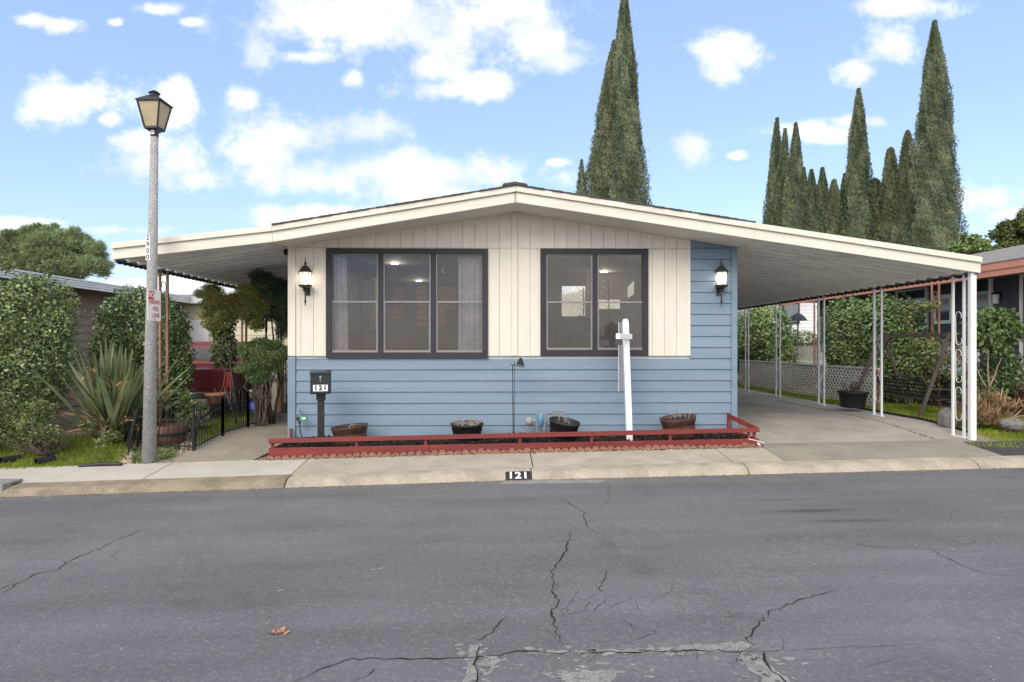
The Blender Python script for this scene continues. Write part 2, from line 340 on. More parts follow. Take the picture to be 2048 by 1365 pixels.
SKY_ST=.15; SUN_E=1.35; EXPO=1.0; SUN_EL=40; CLD0=(2.9,3.15,3.6); CLD1=(4.3,4.3,4.35); SKYT=(.90,.82,.88); FILL_CLOUD=(7.4,7.0,6.5,1)
# ============================================================ SETTING
def sheet(name, xs, ts, dz, mt, lab=None, fn=None, kind='structure', thick=0):
    vs = []; fs = []; nx = len(xs)
    for t in ts:
        for x in xs:
            y = yg(x)+t; vs.append((x, y, (fn or G)(x, y)+dz))
    for j in range(len(ts)-1):
        for i in range(nx-1):
            a = j*nx+i; fs.append((a, a+1, a+1+nx, a+nx))
    if thick:
        b = len(vs); vs += [(v[0], v[1], v[2]-thick) for v in vs[:]]
        rim = [i for i in range(nx)]+[j*nx+nx-1 for j in range(1, len(ts))]+[(len(ts)-1)*nx+i for i in range(nx-2, -1, -1)]+[j*nx for j in range(len(ts)-2, 0, -1)]
        for i in range(len(rim)):
            p, q = rim[i], rim[(i+1) % len(rim)]; fs.append((p, b+p, b+q, q))
    me = bpy.data.meshes.new(name); me.from_pydata(vs, [], fs); me.shade_smooth() if not thick else None
    o = finish(name, me, M[mt] if isinstance(mt, str) else mt, None); return tag(o, lab, None, None, kind)
def rngf(a, b, s): n = max(1, int(round((b-a)/s))); return [a+(b-a)*i/n for i in range(n+1)]
# road material: position-fixed stains from damp plus general wear
rm = mat('asphalt', (.120,.121,.129), .82, .12, 1.2, .9, 70, speck=(.24,.24,.24), sscale=34, samt=.4, stain=(.085,.085,.09), stscale=22, stamt=.28)
nt = rm.node_tree; L = nt.links.new; b = nt.nodes['Principled BSDF']; src = b.inputs['Base Color'].links[0].from_socket
tc = nd(nt, 'ShaderNodeTexCoord'); mp = nd(nt, 'ShaderNodeMapping'); mp.inputs['Scale'].default_value = (.35, 2.2, 1); L(tc.outputs['Object'], mp.inputs[0])
n1 = nd(nt, 'ShaderNodeTexNoise', i_Scale=1.0, i_Detail=6.0); L(mp.outputs[0], n1.inputs['Vector'])
r1 = nd(nt, 'ShaderNodeMapRange'); r1.inputs[1].default_value = .35; r1.inputs[2].default_value = .7; r1.inputs[3].default_value = .86; r1.inputs[4].default_value = 1.12; L(n1.outputs[0], r1.inputs[0])
acc = r1.outputs[0]
for (px, py, rx, ry, am) in [(1560,1000,.75,.07,.35),(1620,1022,.55,.10,.45),(1700,1042,.6,.08,.35),(1215,1085,.12,.25,.22),(1290,1140,.16,.3,.2),(370,1205,.2,.08,.15)]:
    g = gpt(px, py)
    s1 = nd(nt, 'ShaderNodeVectorMath', operation='SUBTRACT'); L(tc.outputs['Object'], s1.inputs[0]); s1.inputs[1].default_value = g
    s2 = nd(nt, 'ShaderNodeVectorMath', operation='MULTIPLY'); L(s1.outputs[0], s2.inputs[0]); s2.inputs[1].default_value = (1/rx, 1/ry, 0)
    s3 = nd(nt, 'ShaderNodeVectorMath', operation='LENGTH'); L(s2.outputs[0], s3.inputs[0])
    ad = nd(nt, 'ShaderNodeMath', operation='MULTIPLY_ADD'); L(n1.outputs[0], ad.inputs[0]); ad.inputs[1].default_value = .9; L(s3.outputs['Value'], ad.inputs[2])
    r2 = nd(nt, 'ShaderNodeMapRange', interpolation_type='SMOOTHSTEP'); r2.inputs[1].default_value = .5; r2.inputs[2].default_value = 1.5; r2.inputs[3].default_value = 1-am; r2.inputs[4].default_value = 1; L(ad.outputs[0], r2.inputs[0])
    m_ = nd(nt, 'ShaderNodeMath', operation='MULTIPLY'); L(acc, m_.inputs[0]); L(r2.outputs[0], m_.inputs[1]); acc = m_.outputs[0]
vm = nd(nt, 'ShaderNodeVectorMath', operation='SCALE'); L(src, vm.inputs[0]); L(acc, vm.inputs[3]); L(vm.outputs[0], b.inputs['Base Color'])
M['asphalt'] = rm
far = [-220, -120, -60, -35, -22]
near = rngf(-16, 16, .25)
XS = far+near+[-a for a in reversed(far)]
def gl(x, y):
    t = y-yg(x)
    return G(x, y) if t > 1.14 else G(x, y)-.35
sheet('ground', XS, [-200, -90, -40, -20, -12, -6, -2, .4, 1.0, 1.13, 1.16]+rngf(1.3, 5.5, .15)+rngf(6, 16, 1.0)+[22, 30, 45, 70, 120, 250], -.02, 'soil', fn=gl)
sheet('road', XS, [-12, -8, -6.4, -5.2]+rngf(-5, 0, .25)+[.06], 0.0, 'asphalt', fn=lambda x, y: G(x, min(y, yg(x))))
# ---- curb and sidewalk slabs cut at joints seen in the photo
def gx(px, py): return gpt(px, py)[0]
JOINTS = [-60, -30, -15, -9.2, gx(572, 970), gx(1063, 958), gx(1493, 940), gx(1955, 934), 10.6, 14, 30, 60]
prof = [(-.02, -.05), (0, .0), (.03, .03), (.07, .062), (.13, .088), (.2, .1), (.34, .107)]
def curbseg(i, x0, x1, mt):
    xs = rngf(x0+.008, x1-.008, .5); vs = []; fs = []; n = len(prof)+2
    dark = x1 < -2
    for x in xs:
        for (t, z) in prof:
            tt, zz = (t, z) if not dark else (t*.75 if t < .2 else t, z)
            vs.append((x, yg(x)+tt, zg(x)+zz+.012*sin(x*7.3+i)*(0 if t < .05 else .2)))
        vs.append((x, yg(x)+.34, zg(x)-.2)); vs.append((x, yg(x)-.02, zg(x)-.2))
    for a in range(len(xs)-1):
        for k in range(n): k2 = (k+1) % n; fs.append((a*n+k, a*n+k2, (a+1)*n+k2, (a+1)*n+k))
    fs.append(tuple(range(n))); fs.append(tuple(reversed(range((len(xs)-1)*n, len(xs)*n))))
    me = bpy.data.meshes.new('curb'); me.from_pydata(vs, [], fs); o = finish('curb', me, M[mt], None)
    bm = bmesh.new(); bm.from_mesh(me); bmesh.ops.recalc_face_normals(bm, faces=bm.faces); bm.to_mesh(me); bm.free()
    tag(o, None, None, None, 'structure')
for i in range(len(JOINTS)-1):
    curbseg(i, JOINTS[i], JOINTS[i+1], 'curb_d' if JOINTS[i+1] < -1.5 else 'curb')
WJ = [-60, -30, -15, -7.4, gx(330, 935), gx(610, 925), gx(1065, 930), gx(1440, 906), gx(1540, 904), gx(1985, 905), 30, 60]
for i in range(len(WJ)-1):
    x0, x1 = WJ[i]+.008, WJ[i+1]-.008
    mt = 'conc_l' if x1 < -2 else ('conc_t' if i < 8 else ('apron' if i == 8 else ('asph2')))
    sheet('sidewalk', rngf(x0, x1, .3), rngf(.352, 1.15, .2), .004, mt, thick=.12)
# driveway (concrete pad, aggregate apron in front of it)
def xy_sheet(name, xs, ys, dz, mt, thick=.1, poly=None):
    vs = []; fs = []; nx = len(xs); ny = len(ys)
    for y in ys:
        for x in xs:
            X = x(y) if callable(x) else x; vs.append((X, y, G(X, y)+dz))
    for j in range(ny-1):
        for i in range(nx-1): a = j*nx+i; fs.append((a, a+1, a+1+nx, a+nx))
    b = len(vs); vs += [(v[0], v[1], v[2]-thick) for v in vs[:]]
    rim = list(range(nx))+[j*nx+nx-1 for j in range(1, ny)]+[(ny-1)*nx+i for i in range(nx-2, -1, -1)]+[j*nx for j in range(ny-2, 0, -1)]
    for i in range(len(rim)): p, q = rim[i], rim[(i+1) % len(rim)]; fs.append((p, b+p, b+q, q))
    me = bpy.data.meshes.new(name); me.from_pydata(vs, [], fs)
    bm = bmesh.new(); bm.from_mesh(me); bmesh.ops.recalc_face_normals(bm, faces=bm.faces); bm.to_mesh(me); bm.free()
    return tag(finish(name, me, M[mt] if isinstance(mt, str) else mt, None), None, None, None, 'structure')
def lin(a, b, n): return [lambda y, k=k: a(y)+(b(y)-a(y))*k/n for k in range(n+1)]
CRN = 3.98
XL = 7.08    # joint line between pad and post strip
yA = gpt(1600, 905)[1]; yB = gpt(1600, 887)[1]
lx = lambda y: 4.18
# apron: between sidewalk and pad
xy_sheet('driveway_apron', rngf(4.18, 7.9, .25), rngf(yg(6)+1.20, yB-.006, .12), .008, 'apron')
xy_sheet('driveway', lin(lambda y: 3.9, lambda y: XL-.01, 12), rngf(yB+.006, 12.2, .15)+rngf(12.215, 30, 1.0), .008, 'drive')
xy_sheet('driveway_edge_strip', lin(lambda y: XL+.01, lambda y: 7.95, 4), rngf(yB+.006, 12.2, .15)+rngf(12.6, 30, 1.0), .008, 'drive')
# left walkway between fence and house
def wl(y): return -4.95+.12*(y-9.6) if y > 9.9 else -4.95-.9*(9.9-y)
def wr(y): return -3.62 if y > 9.9 else -3.62
xy_sheet('walkway', lin(wl, wr, 6), rngf(yg(-4.5)+1.17, 13.2, .14), .010, 'walk')
# drain inlet at far left of the curb
t0 = gpt(4, 985)
inl = thing('storm_drain', 'small grey metal curb drain mouth at the left end of the kerb', 'storm drain', (t0[0], t0[1], t0[2]))
b = MB(); x, y, z = t0
b.box(x-.5, x+.05, y-.06, y+.3, z+.085, z+.115); b.box(x+.02, x+.05, y-.06, y+.1, z-.1, z+.085); b.build('hood', 'galv', inl)
b = MB(); b.box(x-.5, x+.019, y-.035, y-.02, z-.1, z+.084); b.build('opening', 'crack', inl)
# ---- road cracks and bare patches, flat on the asphalt
def crack(pts, w, wob=.02, nm='road_crack', mt='crack', dz=.004):
    P = [Vector(gpt(*p)) for p in pts]; fine = [P[0]]
    for a, b_ in zip(P, P[1:]):
        n = max(2, int((b_-a).length/.045))
        for i in range(1, n+1): fine.append(a.lerp(b_, i/n)+Vector((random.gauss(0, wob*.45), random.gauss(0, wob*.7), 0)))
    vs = []; fs = []; N = len(fine)
    for i, p in enumerate(fine):
        d = fine[min(i+1, N-1)]-fine[max(0, i-1)]; d.z = 0; d.normalize(); nrm = Vector((-d.y, d.x, 0))
        ww = w*.72*(.3+random.random()*.95)*min(1, .25+4*min(i, N-1-i)/N)/2
        for s_ in (-1, 1):
            q = p+nrm*ww*s_; vs.append((q.x, q.y, G(q.x, min(q.y, yg(q.x)-.01))+dz))
    for i in range(N-1): fs.append((2*i, 2*i+1, 2*i+3, 2*i+2))
    me = bpy.data.meshes.new(nm); me.from_pydata(vs, [], fs); o = finish(nm, me, M[mt], None); tag(o, None, None, None, 'structure')
crack([(1142,1065),(1131,1105),(1107,1140),(1104,1180),(1118,1208),(1100,1228),(1115,1265),(1130,1300)], .018)
crack([(1120,995),(1165,1025),(1172,1050),(1192,1072)], .012)
crack([(1218,965),(1218,1000),(1195,1020)], .007)
crack([(1675,1182),(1600,1200),(1540,1225),(1508,1260),(1492,1278),(1518,1305)], .016)
crack([(1527,1305),(1530,1330),(1572,1362),(1580,1380)], .026)
crack([(560,1365+15),(640,1340),(705,1317),(820,1319),(940,1316),(1050,1305),(1140,1308),(1300,1305),(1440,1304),(1560,1302)], .016, .012)
crack([(1560,1302),(1700,1296),(1850,1290)], .005, .01)
crack([(0,1192),(30,1170),(75,1148),(118,1140),(130,1125),(190,1102),(240,1078),(290,1058)], .014)
crack([(0,1180),(34,1168)], .012)
crack([(950,1282),(985,1265),(1000,1245),(1020,1232)], .010)
crack([(957,1290),(952,1320),(957,1345),(948,1375)], .02)
crack([(700,1368),(735,1350),(752,1340)], .009)
crack([(1655,1065),(1700,1085),(1735,1094),(1860,1100),(1920,1130),(1960,1145),(2000,1150),(2060,1158)], .009)
crack([(1860,1100),(1930,1104)], .006)
crack([(1218,1140),(1205,1165),(1198,1178),(1214,1190)], .008)
crack([(1563,1272),(1568,1300)], .007)
crack([(1560,985),(1800,983),(2060,980)], .006, .01)
crack([(1270,1200),(1282,1225),(1278,1240)], .004); crack([(1180,1280),(1260,1285),(1310,1270),(1320,1240)], .004)
def patch(pts, rough=.05, nm='road_patch', mt='patch'):
    P = [Vector(gpt(*p)) for p in pts]; out = []
    for a, b_ in zip(P, P[1:]+P[:1]):
        n = max(2, int((b_-a).length/.03))
        for i in range(n): out.append(a.lerp(b_, i/n)+Vector((random.gauss(0, rough*.5), random.gauss(0, rough), 0)))
    me = bpy.data.meshes.new(nm); me.from_pydata([(q.x, q.y, G(q.x, q.y)+.002) for q in out], [], [tuple(range(len(out)))])
    tag(finish(nm, me, M[mt], None), None, None, None, 'structure')
patch([(1045,1303),(1150,1300),(1300,1298),(1490,1286),(1515,1300),(1400,1304),(1260,1308),(1080,1310)], .012)
patch([(940,1290),(958,1290),(955,1360),(925,1372),(935,1330)], .012)
patch([(960,1322),(990,1316),(1020,1318),(990,1330),(985,1345),(965,1352)], .014)
patch([(1130,1348),(1200,1338),(1260,1342),(1230,1356),(1200,1378),(1120,1378)], .02)
patch([(1465,1312),(1515,1308),(1540,1330),(1575,1360),(1590,1385),(1530,1385),(1505,1345)], .014)
for px, py in [(1212,1328),(1262,1329),(1306,1341),(1432,1318),(1448,1329),(1150,1322)]:
    patch([(px-7,py),(px,py-3),(px+8,py),(px,py+3)], .006)
for px, py in [(745,1140),(760,1138),(560,1182),(1040,1045),(1350,1220),(900,1205),(1480,1160)]:
    patch([(px-7,py+1),(px+2,py-2),(px+7,py-1),(px-1,py+1)], .004)
rp_ = random.Random(9)
for cx_, cy_, sx_, sy_, k_ in ((950,1330,22,34,16),(1180,1352,70,12,26),(1510,1325,40,22,26),(1250,1302,190,6,30),(1540,1365,40,14,12),(980,1330,30,12,10)):
    for _ in range(k_):
        px, py = rp_.gauss(cx_, sx_), rp_.gauss(cy_, sy_); w_ = rp_.uniform(4, 15); patch([(px-w_, py+rp_.uniform(-1,1)), (px-w_*.3, py-w_*.3), (px+w_, py-rp_.uniform(-1,2)), (px+w_*.2, py+w_*.28)], .007)
for _ in range(17):
    px, py = rp_.uniform(1080, 1500), rp_.uniform(1150, 1345); pts = [(px, py)]
    for _k in range(rp_.randint(2, 5)): pts.append((pts[-1][0]+rp_.gauss(0, 16), pts[-1][1]+rp_.uniform(3, 16)))
    crack(pts, rp_.uniform(.003, .006), .012)
for _ in range(16):
    px, py = rp_.uniform(40, 2000), rp_.uniform(1020, 1350); crack([(px, py), (px+rp_.gauss(0, 18), py+rp_.gauss(0, 5)), (px+rp_.gauss(0, 30), py+rp_.gauss(0, 9))], .004, .012)
patch([(1005,963),(1110,958),(1215,960),(1200,966),(1000,969)], .006)
# seam of light concrete gutter lip along the left of the road
crack([(0,1001),(150,990),(300,982),(440,976),(575,970)], .03, .004, 'gutter_lip', 'conc_l', .004)
# ============================================================ THE HOUSE
home = thing('mobile_home', 'blue and cream mobile home with wide low roofs reaching out on both sides', 'mobile home', (.3, YW, -.25))
XW0, XW1 = wx(578, YW), wx(1472, YW)
XC = wx(1378, YW)          # where cream meets the blue column
ZB = wz(1000, 712, YW)     # cream / blue boundary
RX = wx(1030, YF); RXW = wx(1030, YW)
# fascia top edge profile at YF
FT = [at(225,487,YF), at(545,452,YF), at(1033,373,YF), at(1510,447,YF), at(1962,515,YF)]
FX = [p[0] for p in FT]; FZ = [p[2] for p in FT]
def ztop(x):
    for i in range(4):
        if x <= FX[i+1] or i == 3: return FZ[i]+(FZ[i+1]-FZ[i])*(x-FX[i])/(FX[i+1]-FX[i])
def wtop(x):  # underside of soffit at wall
    s = (3.63-3.05)/(RXW-XW0) if x < RXW else (3.63-3.05)/(XW1-RXW)
    return 3.63-abs(x-RXW)*s
# lap siding: saw tooth courses
LAP = .1865
def lap_panel(b, x0, x1, z0, z1f, zstart, Y):
    z = zstart
    while z > z0:
        zl = max(z-LAP, z0)
        zt0, zt1 = min(z, z1f(x0)), min(z, z1f(x1))
        if max(zt0, zt1) > zl+.012:
            zt0 = max(zt0, zl+.008); zt1 = max(zt1, zl+.008)
            vs = [(x0, Y-.020, zl+.006), (x1, Y-.020, zl+.006), (x1, Y-.002, zt1), (x0, Y-.002, zt0), (x0, Y+.03, zl+.006), (x1, Y+.03, zl+.006), (x1, Y+.03, zt1), (x0, Y+.03, zt0)]
            b.add(vs, [(0,1,2,3),(0,4,5,1),(1,5,6,2),(3,2,6,7),(0,3,7,4),(4,7,6,5)])
        z = zl
b = MB(); z0s = wz(1000, 740, YW)+LAP*0
xs_ = wx(1029, YW)
lap_panel(b, XW0+.12, xs_-.004, -.35, lambda x: ZB-.01, z0s+LAP, YW); lap_panel(b, xs_+.004, XC+.017, -.35, lambda x: ZB-.01, z0s+LAP, YW)
b.build('lap_siding', 'blue', home)
b = MB(); lap_panel(b, XC+.0172, XW1-.09, -.35, wtop, z0s+LAP*12, YW); b.build('lap_siding', 'blue', home)
# side walls of the house
b = MB(); b.box(XW0, XW0+.1, YW+.02, 29, -.35, 3.03); b.box(XW1-.1, XW1, YW+.02, 29, -.35, 3.03); b.box(XW0, XW1, 28.9, 29, -.35, 3.1); b.build('side_wall', 'blue', home)
# blue corner boards
b = MB(); b.box(XW0-.012, XW0+.115, YW-.035, YW+.02, -.35, ZB-.012); b.build('corner_board', 'blue', home, bevel=.004); b = MB(); b.box(XW1-.088, XW1+.012, YW-.035, YW+.02, -.35, wtop(XW1)-.003); b.build('corner_board', 'blue', home, bevel=.004)
b = MB(); b.box(XW0+.117, XC+.018, YW-.02, YW, ZB-.012, ZB-.001); b.build('drip_strip', 'blue', home)
# wall cable sagging under the panel
b = MB(); b.tube([(XW0+.13+i*.1, YW-.022, ZB-.045-.008*sin(i*.9)) for i in range(7)], .004, 5); b.build('wire', 'blue', home);
# windows layout (outer trim rect, number of sashes) in photo pixels
WIN = [((652,497,976,717), [(664,756),(768,861),(873,966)], 509, 705), ((1081,496,1297,712), [(1093,1184),(1195,1287)], 507, 701)]
rects = []
for (x0,y0,x1,y1), _, _, _ in WIN: rects.append((wx(x0,YW)+.03, wx(x1,YW)-.03, wz(800,y1,YW)+.03, wz(800,y0,YW)-.03))
# cream vertical groove panels as separate boards with 6 mm grooves over a recessed backing
b = MB(); seam = wz(1000, 497, YW)
ed = [XW0+.117]; st = .2065; x = RXW-.055
left = []
while x > XW0+.2: left.append(x); x -= st
right = []; x = RXW+.045
while x < XC-.1: right.append(x); x += st
ed = sorted([XW0+.115]+left+right+[XC+.015]); g = .0028
for xa, xb in zip(ed, ed[1:]):
    segs = []
    cuts = [xa, xb]
    for (rx0, rx1, _, _) in rects:
        for c in (rx0, rx1):
            if xa < c < xb: cuts.append(c)
    cuts.sort()
    for ca, cb in zip(cuts, cuts[1:]):
        la = ca+(g if ca == xa else 0); lb = cb-(g if cb == xb else 0)
        if lb-la < .004: continue
        hit = [r for r in rects if r[0] < (la+lb)/2 < r[1]]
        zs = [(ZB, seam-.003), (seam+.003, None)]
        if hit: zs = [(ZB, hit[0][2]), (hit[0][3], None)] if hit[0][3] >= seam-.02 else [(ZB, hit[0][2]), (hit[0][3], seam-.003), (seam+.003, None)]
        for za, zb_ in zs:
            ta, tb = (wtop(la)-.002, wtop(lb)-.002) if zb_ is None else (zb_, zb_)
            if min(ta, tb) <= za+.003: continue
            b.prism([(la, za), (lb, za), (lb, tb), (la, ta)], YW-.012, YW+.01)
b.build('grooved_panel', 'cream', home)
b = MB()   # backing with window openings
xsb = sorted([XW0+.02, XC+.02]+[c for r in rects for c in r[:2]])
for xa, xb in zip(xsb, xsb[1:]):
    hit = [r for r in rects if r[0] <= (xa+xb)/2 <= r[1]]
    if hit: b.box(xa, xb, YW+.011, YW+.08, ZB-.1, hit[0][2]); b.prism([(xa, hit[0][3]), (xb, hit[0][3]), (xb, wtop(xb)-.01), (xa, wtop(xa)-.01)], YW+.011, YW+.08)
    else:
        mid = RXW if xa < RXW < xb else None
        for ca, cb in ([(xa, mid), (mid, xb)] if mid else [(xa, xb)]): b.prism([(ca, ZB-.1), (cb, ZB-.1), (cb, wtop(cb)-.01), (ca, wtop(ca)-.01)], YW+.011, YW+.08)
b.build('wall_backing', 'cream', home)
b = MB(); b.prism([(RXW-.055, ZB+.002), (RXW+.042, ZB+.002), (RXW+.042, wtop(RXW+.04)-.006), (RXW-.055, wtop(RXW-.05)-.006)], YW-.028, YW-.0125); b.build('batten', 'cream', home); b = MB()
b.prism([(XW0-.01, ZB+.002), (XW0+.113, ZB+.002), (XW0+.113, wtop(XW0+.11)-.004), (XW0-.01, wtop(XW0)-.004)], YW-.030, YW+.012); b.build('batten', 'cream', home); b = MB(); b.prism([(XC-.055, ZB+.002), (XC+.018, ZB+.002), (XC+.018, wtop(XC)-.012), (XC-.055, wtop(XC)-.012)], YW-.020, YW-.0125); b.build('batten', 'cream', home)
b = MB(); b.tube([at(580+i*9, 497+1.5*sin(i*.9), YW-.034) for i in range(9)], .003, 5); b.build('cable', 'cream', home); b = MB(); b.tube([at(1297+i*9, 498+1.5*sin(i*.8)-(i-7)*(i>7), YW-.03) for i in range(10)], .003, 5); b.build('cable', 'cream', home); b = MB(); b.tube([at(976+i*10.5, 497, YW-.03) for i in range(11)], .002, 5); b.build('cable', 'cream', home)
# windows
YP = YW+.02
for (R, sash, sy0, sy1) in WIN:
    (x0,y0,x1,y1) = R; a = wx(x0,YW-.045); c = wx(x1,YW-.045); zt = wz(800,y0,YW-.045); zb_ = wz(800,y1,YW-.045); w = .098
    win = MB()
    win.box(a, c, YW-.045, YW-.001, zt-w, zt); win.box(a, c, YW-.047, YW-.001, zb_, zb_+w); win.box(a, a+w, YW-.044, YW+.03, zb_+w, zt-w); win.box(c-w, c, YW-.044, YW+.03, zb_+w, zt-w)
    for (s0, s1), (t0_, t1_) in zip(sash, sash[1:]): win.box(wx(s1,YW)+.005, wx(t0_,YW)-.005, YW-.042, YW+.03, zb_+w, zt-w)
    fr_ = win.build('window', 'trim', home, bevel=.004)
    for i, (s0, s1) in enumerate(sash):
        xa, xb = wx(s0,YW)-.004, wx(s1,YW)+.004; zm = wz(800,604,YW); za, zc = zb_+w, zt-w; k = .018
        f_ = MB(); f_.box(xa, xa+k, YW-.026, YW+.012, za, zc); f_.box(xb-k, xb, YW-.026, YW+.012, za, zc); f_.box(xa+k, xb-k, YW-.026, YW+.012, zc-.012, zc); f_.box(xa+k, xb-k, YW-.028, YW+.012, zm-.017, zm+.01); f_.box(xa+k, xb-k, YW-.026, YW+.012, za, za+.035)
        f_.box(xa+k, xa+k+.01, YW-.018, YW+.012, za+.035, zm-.017); f_.box(xb-k-.01, xb-k, YW-.018, YW+.012, za+.035, zm-.017)
        f_.build('sash', 'alu', fr_)
        g_ = MB(); g_.box(xa+k, xb-k, YW-.006, YW-.001, za+.03, zm); g_.build('pane', 'screen', fr_); g_ = MB(); g_.box(xa+k, xb-k, YW+.002, YW+.007, zm, zc-.01); g_.build('pane', 'screen', fr_)
# curtains just inside
def curtain(x0, x1, z0, z1, drift=0):
    n = 40; vs = []; fs = []
    for i in range(n+1):
        x = x0+(x1-x0)*i/n; y = YW+.13+.03*sin(i*.95)+.015*sin(i*2.3)
        vs += [(x+drift*(i/n if drift > 0 else 1-i/n), y, z0), (x, y+.01, z1)]
    for i in range(n): fs.append((2*i, 2*i+2, 2*i+3, 2*i+1))
    bb = MB(); bb.add(vs, fs); bb.build('curtain', 'curtain', home, smooth=True, recalc=False)
curtain(wx(650,YW+.18), wx(694,YW+.18), 1.1, 3.1, .04); curtain(wx(917,YW+.18), wx(985,YW+.18), 1.1, 3.1, 0)
# interior shell and things seen through the panes
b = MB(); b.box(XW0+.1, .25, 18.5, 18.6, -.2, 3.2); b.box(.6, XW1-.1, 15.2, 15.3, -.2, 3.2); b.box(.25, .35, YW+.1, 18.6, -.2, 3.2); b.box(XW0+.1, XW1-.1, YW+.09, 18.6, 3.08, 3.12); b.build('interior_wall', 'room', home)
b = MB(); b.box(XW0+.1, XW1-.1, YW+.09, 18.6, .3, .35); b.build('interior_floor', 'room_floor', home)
for (x0, x1, y0, y1) in [(786,808,563,640),(834,853,565,655)]:
    a, z1_, c, z0_ = wx(x0,18.4), wz(x0,y0,18.4), wx(x1,18.4), wz(x0,y1,18.4); l = MB()
    n = 7
    for i in range(n): zz = z0_+(z1_-z0_)*i/n; l.box(a, c, 18.36, 18.42, zz+.02, zz+(z1_-z0_)/n-.01)
    l.build('louvred_shutter', 'louvre', home)
l = MB(); a = at(876,570,18.4); c = at(913,650,18.4); l.box(a[0], c[0], 18.4, 18.45, c[2], a[2]); l.build('interior_door', 'louvre', home)
l = MB(); a = at(740,540,16); c = at(750,690,16); l.box(a[0], c[0], 16, 16.2, c[2], a[2]); l.build('door_frame', 'paleframe', home)
l = MB(); a = at(1124,573,15.1); c = at(1170,633,15.1); l.box(a[0], c[0], 15.1, 15.14, c[2], a[2]); w_ = l.build('far_window', 'litwin', home)
l = MB(); a2 = at(1124,573,15.08); c2 = at(1170,588,15.08); l.prism([(a2[0], a2[2]), (c2[0], a2[2]), (c2[0], a2[2]-.05), (a2[0], c2[2]-.02)], 15.07, 15.09); l.build('sky_view', 'litwin2', w_)
l = MB(); a = at(1124,545,15.1); c = at(1172,572,15.1); l.box(a[0], c[0], 15.0, 15.12, c[2], a[2]); l.build('window_blind', 'furn', home)
l = MB(); a = at(1195,600,15.1); c = at(1240,618,15.1); l.box(a[0], c[0], 15.1, 15.14, c[2], a[2]); l.build('far_window', 'litwin', home)
l = MB(); a = at(1256,562,15.1); c = at(1268,597,15.1); l.prism([(a[0], a[2]-.15), (c[0], a[2]), (c[0], c[2]+.1), (a[0], c[2])], 15.1, 15.14); l.build('far_window', 'litwin', home)
l = MB(); l.obox(at(1160,670,13.2), (.34,.1,.75), (.1,.35,0)); l.obox(at(1175,690,13.1), (.8,.5,.35)); l.build('armchair', 'furn', home)
for pp_, sz_ in ((at(1105,680,13.5), (.16,.12,.6)), (at(930,650,14), (.8,.5,.6)), (at(720,680,12.4), (.9,.5,.35))): l = MB(); l.obox(pp_, sz_); l.build('cabinet', 'furn', home, bevel=.02)
for (px, py, Y) in [(790,538,13.2),(838,575,16.8),(1116,513,11.75),(1277,513,11.75),(1208,555,14.6)]:
    p = at(px, py, Y); l = MB(); l.lathe([(.075,3.062),(.075,3.068)], (p[0], p[1], 0), 20); l.build('ceiling_light', 'disc', home)
    ld = bpy.data.lights.new('ceiling_lamp', 'POINT'); ld.energy = 7; ld.color = (1,.85,.65); ld.shadow_soft_size = .07; lo = bpy.data.objects.new('ceiling_lamp', ld); lo.location = Vector((p[0], p[1], 2.95))-wloc(home); COL.objects.link(lo); lo.parent = home
l = MB(); p = at(890,540,13); l.lathe([(.012,.25),(.012,.05),(.07,.03),(.075,-.08),(.02,-.1)], (p[0], p[1], p[2]), 14); l.build('pendant_lamp', 'paleframe', home)
def leafy(px, y0, y1, Y):
    a = at(px, y0, Y); c = at(px, y1, Y); l = MB(); l.tube([c, ((a[0]+c[0])/2+.02, Y, (a[2]+c[2])/2), a], .012, 5)
    for i in range(14):
        t = i/14; q = Vector(c).lerp(Vector(a), t); s_ = 1 if i % 2 else -1; l.bar(q, q+Vector((.12*s_, 0, .09)), .03, .004)
    l.build('indoor_plant', 'furn', home)
leafy(1166, 575, 640, 13.4); leafy(1216, 560, 660, 13.2)
# soffit: strip between the wall and the fascia
b = MB()
def sof(x): return wtop(x) if XW0 <= x <= XW1 else (wtop(XW0) if x < XW0 else wtop(XW1))
YS = YF+.045
for xa, xb in ((XW0-.02, RXW), (RXW, XW1+.02)):
    za, zb2 = wtop(max(xa, XW0)), wtop(min(xb, XW1)); fa, fb = ztop(xa)-.242, ztop(xb)-.242
    vs = [(xa, YS, fa), (xb, YS, fb), (xb, YW+.1, zb2), (xa, YW+.1, za), (xa, YS, fa+.02), (xb, YS, fb+.02), (xb, YW+.1, zb2+.02), (xa, YW+.1, za+.02)]
    b.add(vs, [(0,3,2,1),(4,5,6,7),(0,1,5,4),(1,2,6,5),(2,3,7,6),(3,0,4,7)])
b.build('soffit', 'soffit', home)
# fascia in two bands
def band(nm, d0, d1, y0, y1, mt='fascia', parent=home):
    b = MB()
    for i in range(4):
        xa, xb = FX[i], FX[i+1]; 
        b.prism([(xa, FZ[i]-d1), (xb-.002, FZ[i+1]-d1), (xb-.002, FZ[i+1]-d0), (xa, FZ[i]-d0)], y0, y1)
    return b.build(nm, mt, parent, bevel=.006)
band('fascia_cap', 0, .088, YF-.035, YF+.03); band('fascia', .092, .25, YF, YF+.045)
b = MB(); b.box(RX-.004, RX+.004, YF-.008, YF, FZ[2]-.24, FZ[2]-.1); b.build('fascia_joint', 'trim', home)
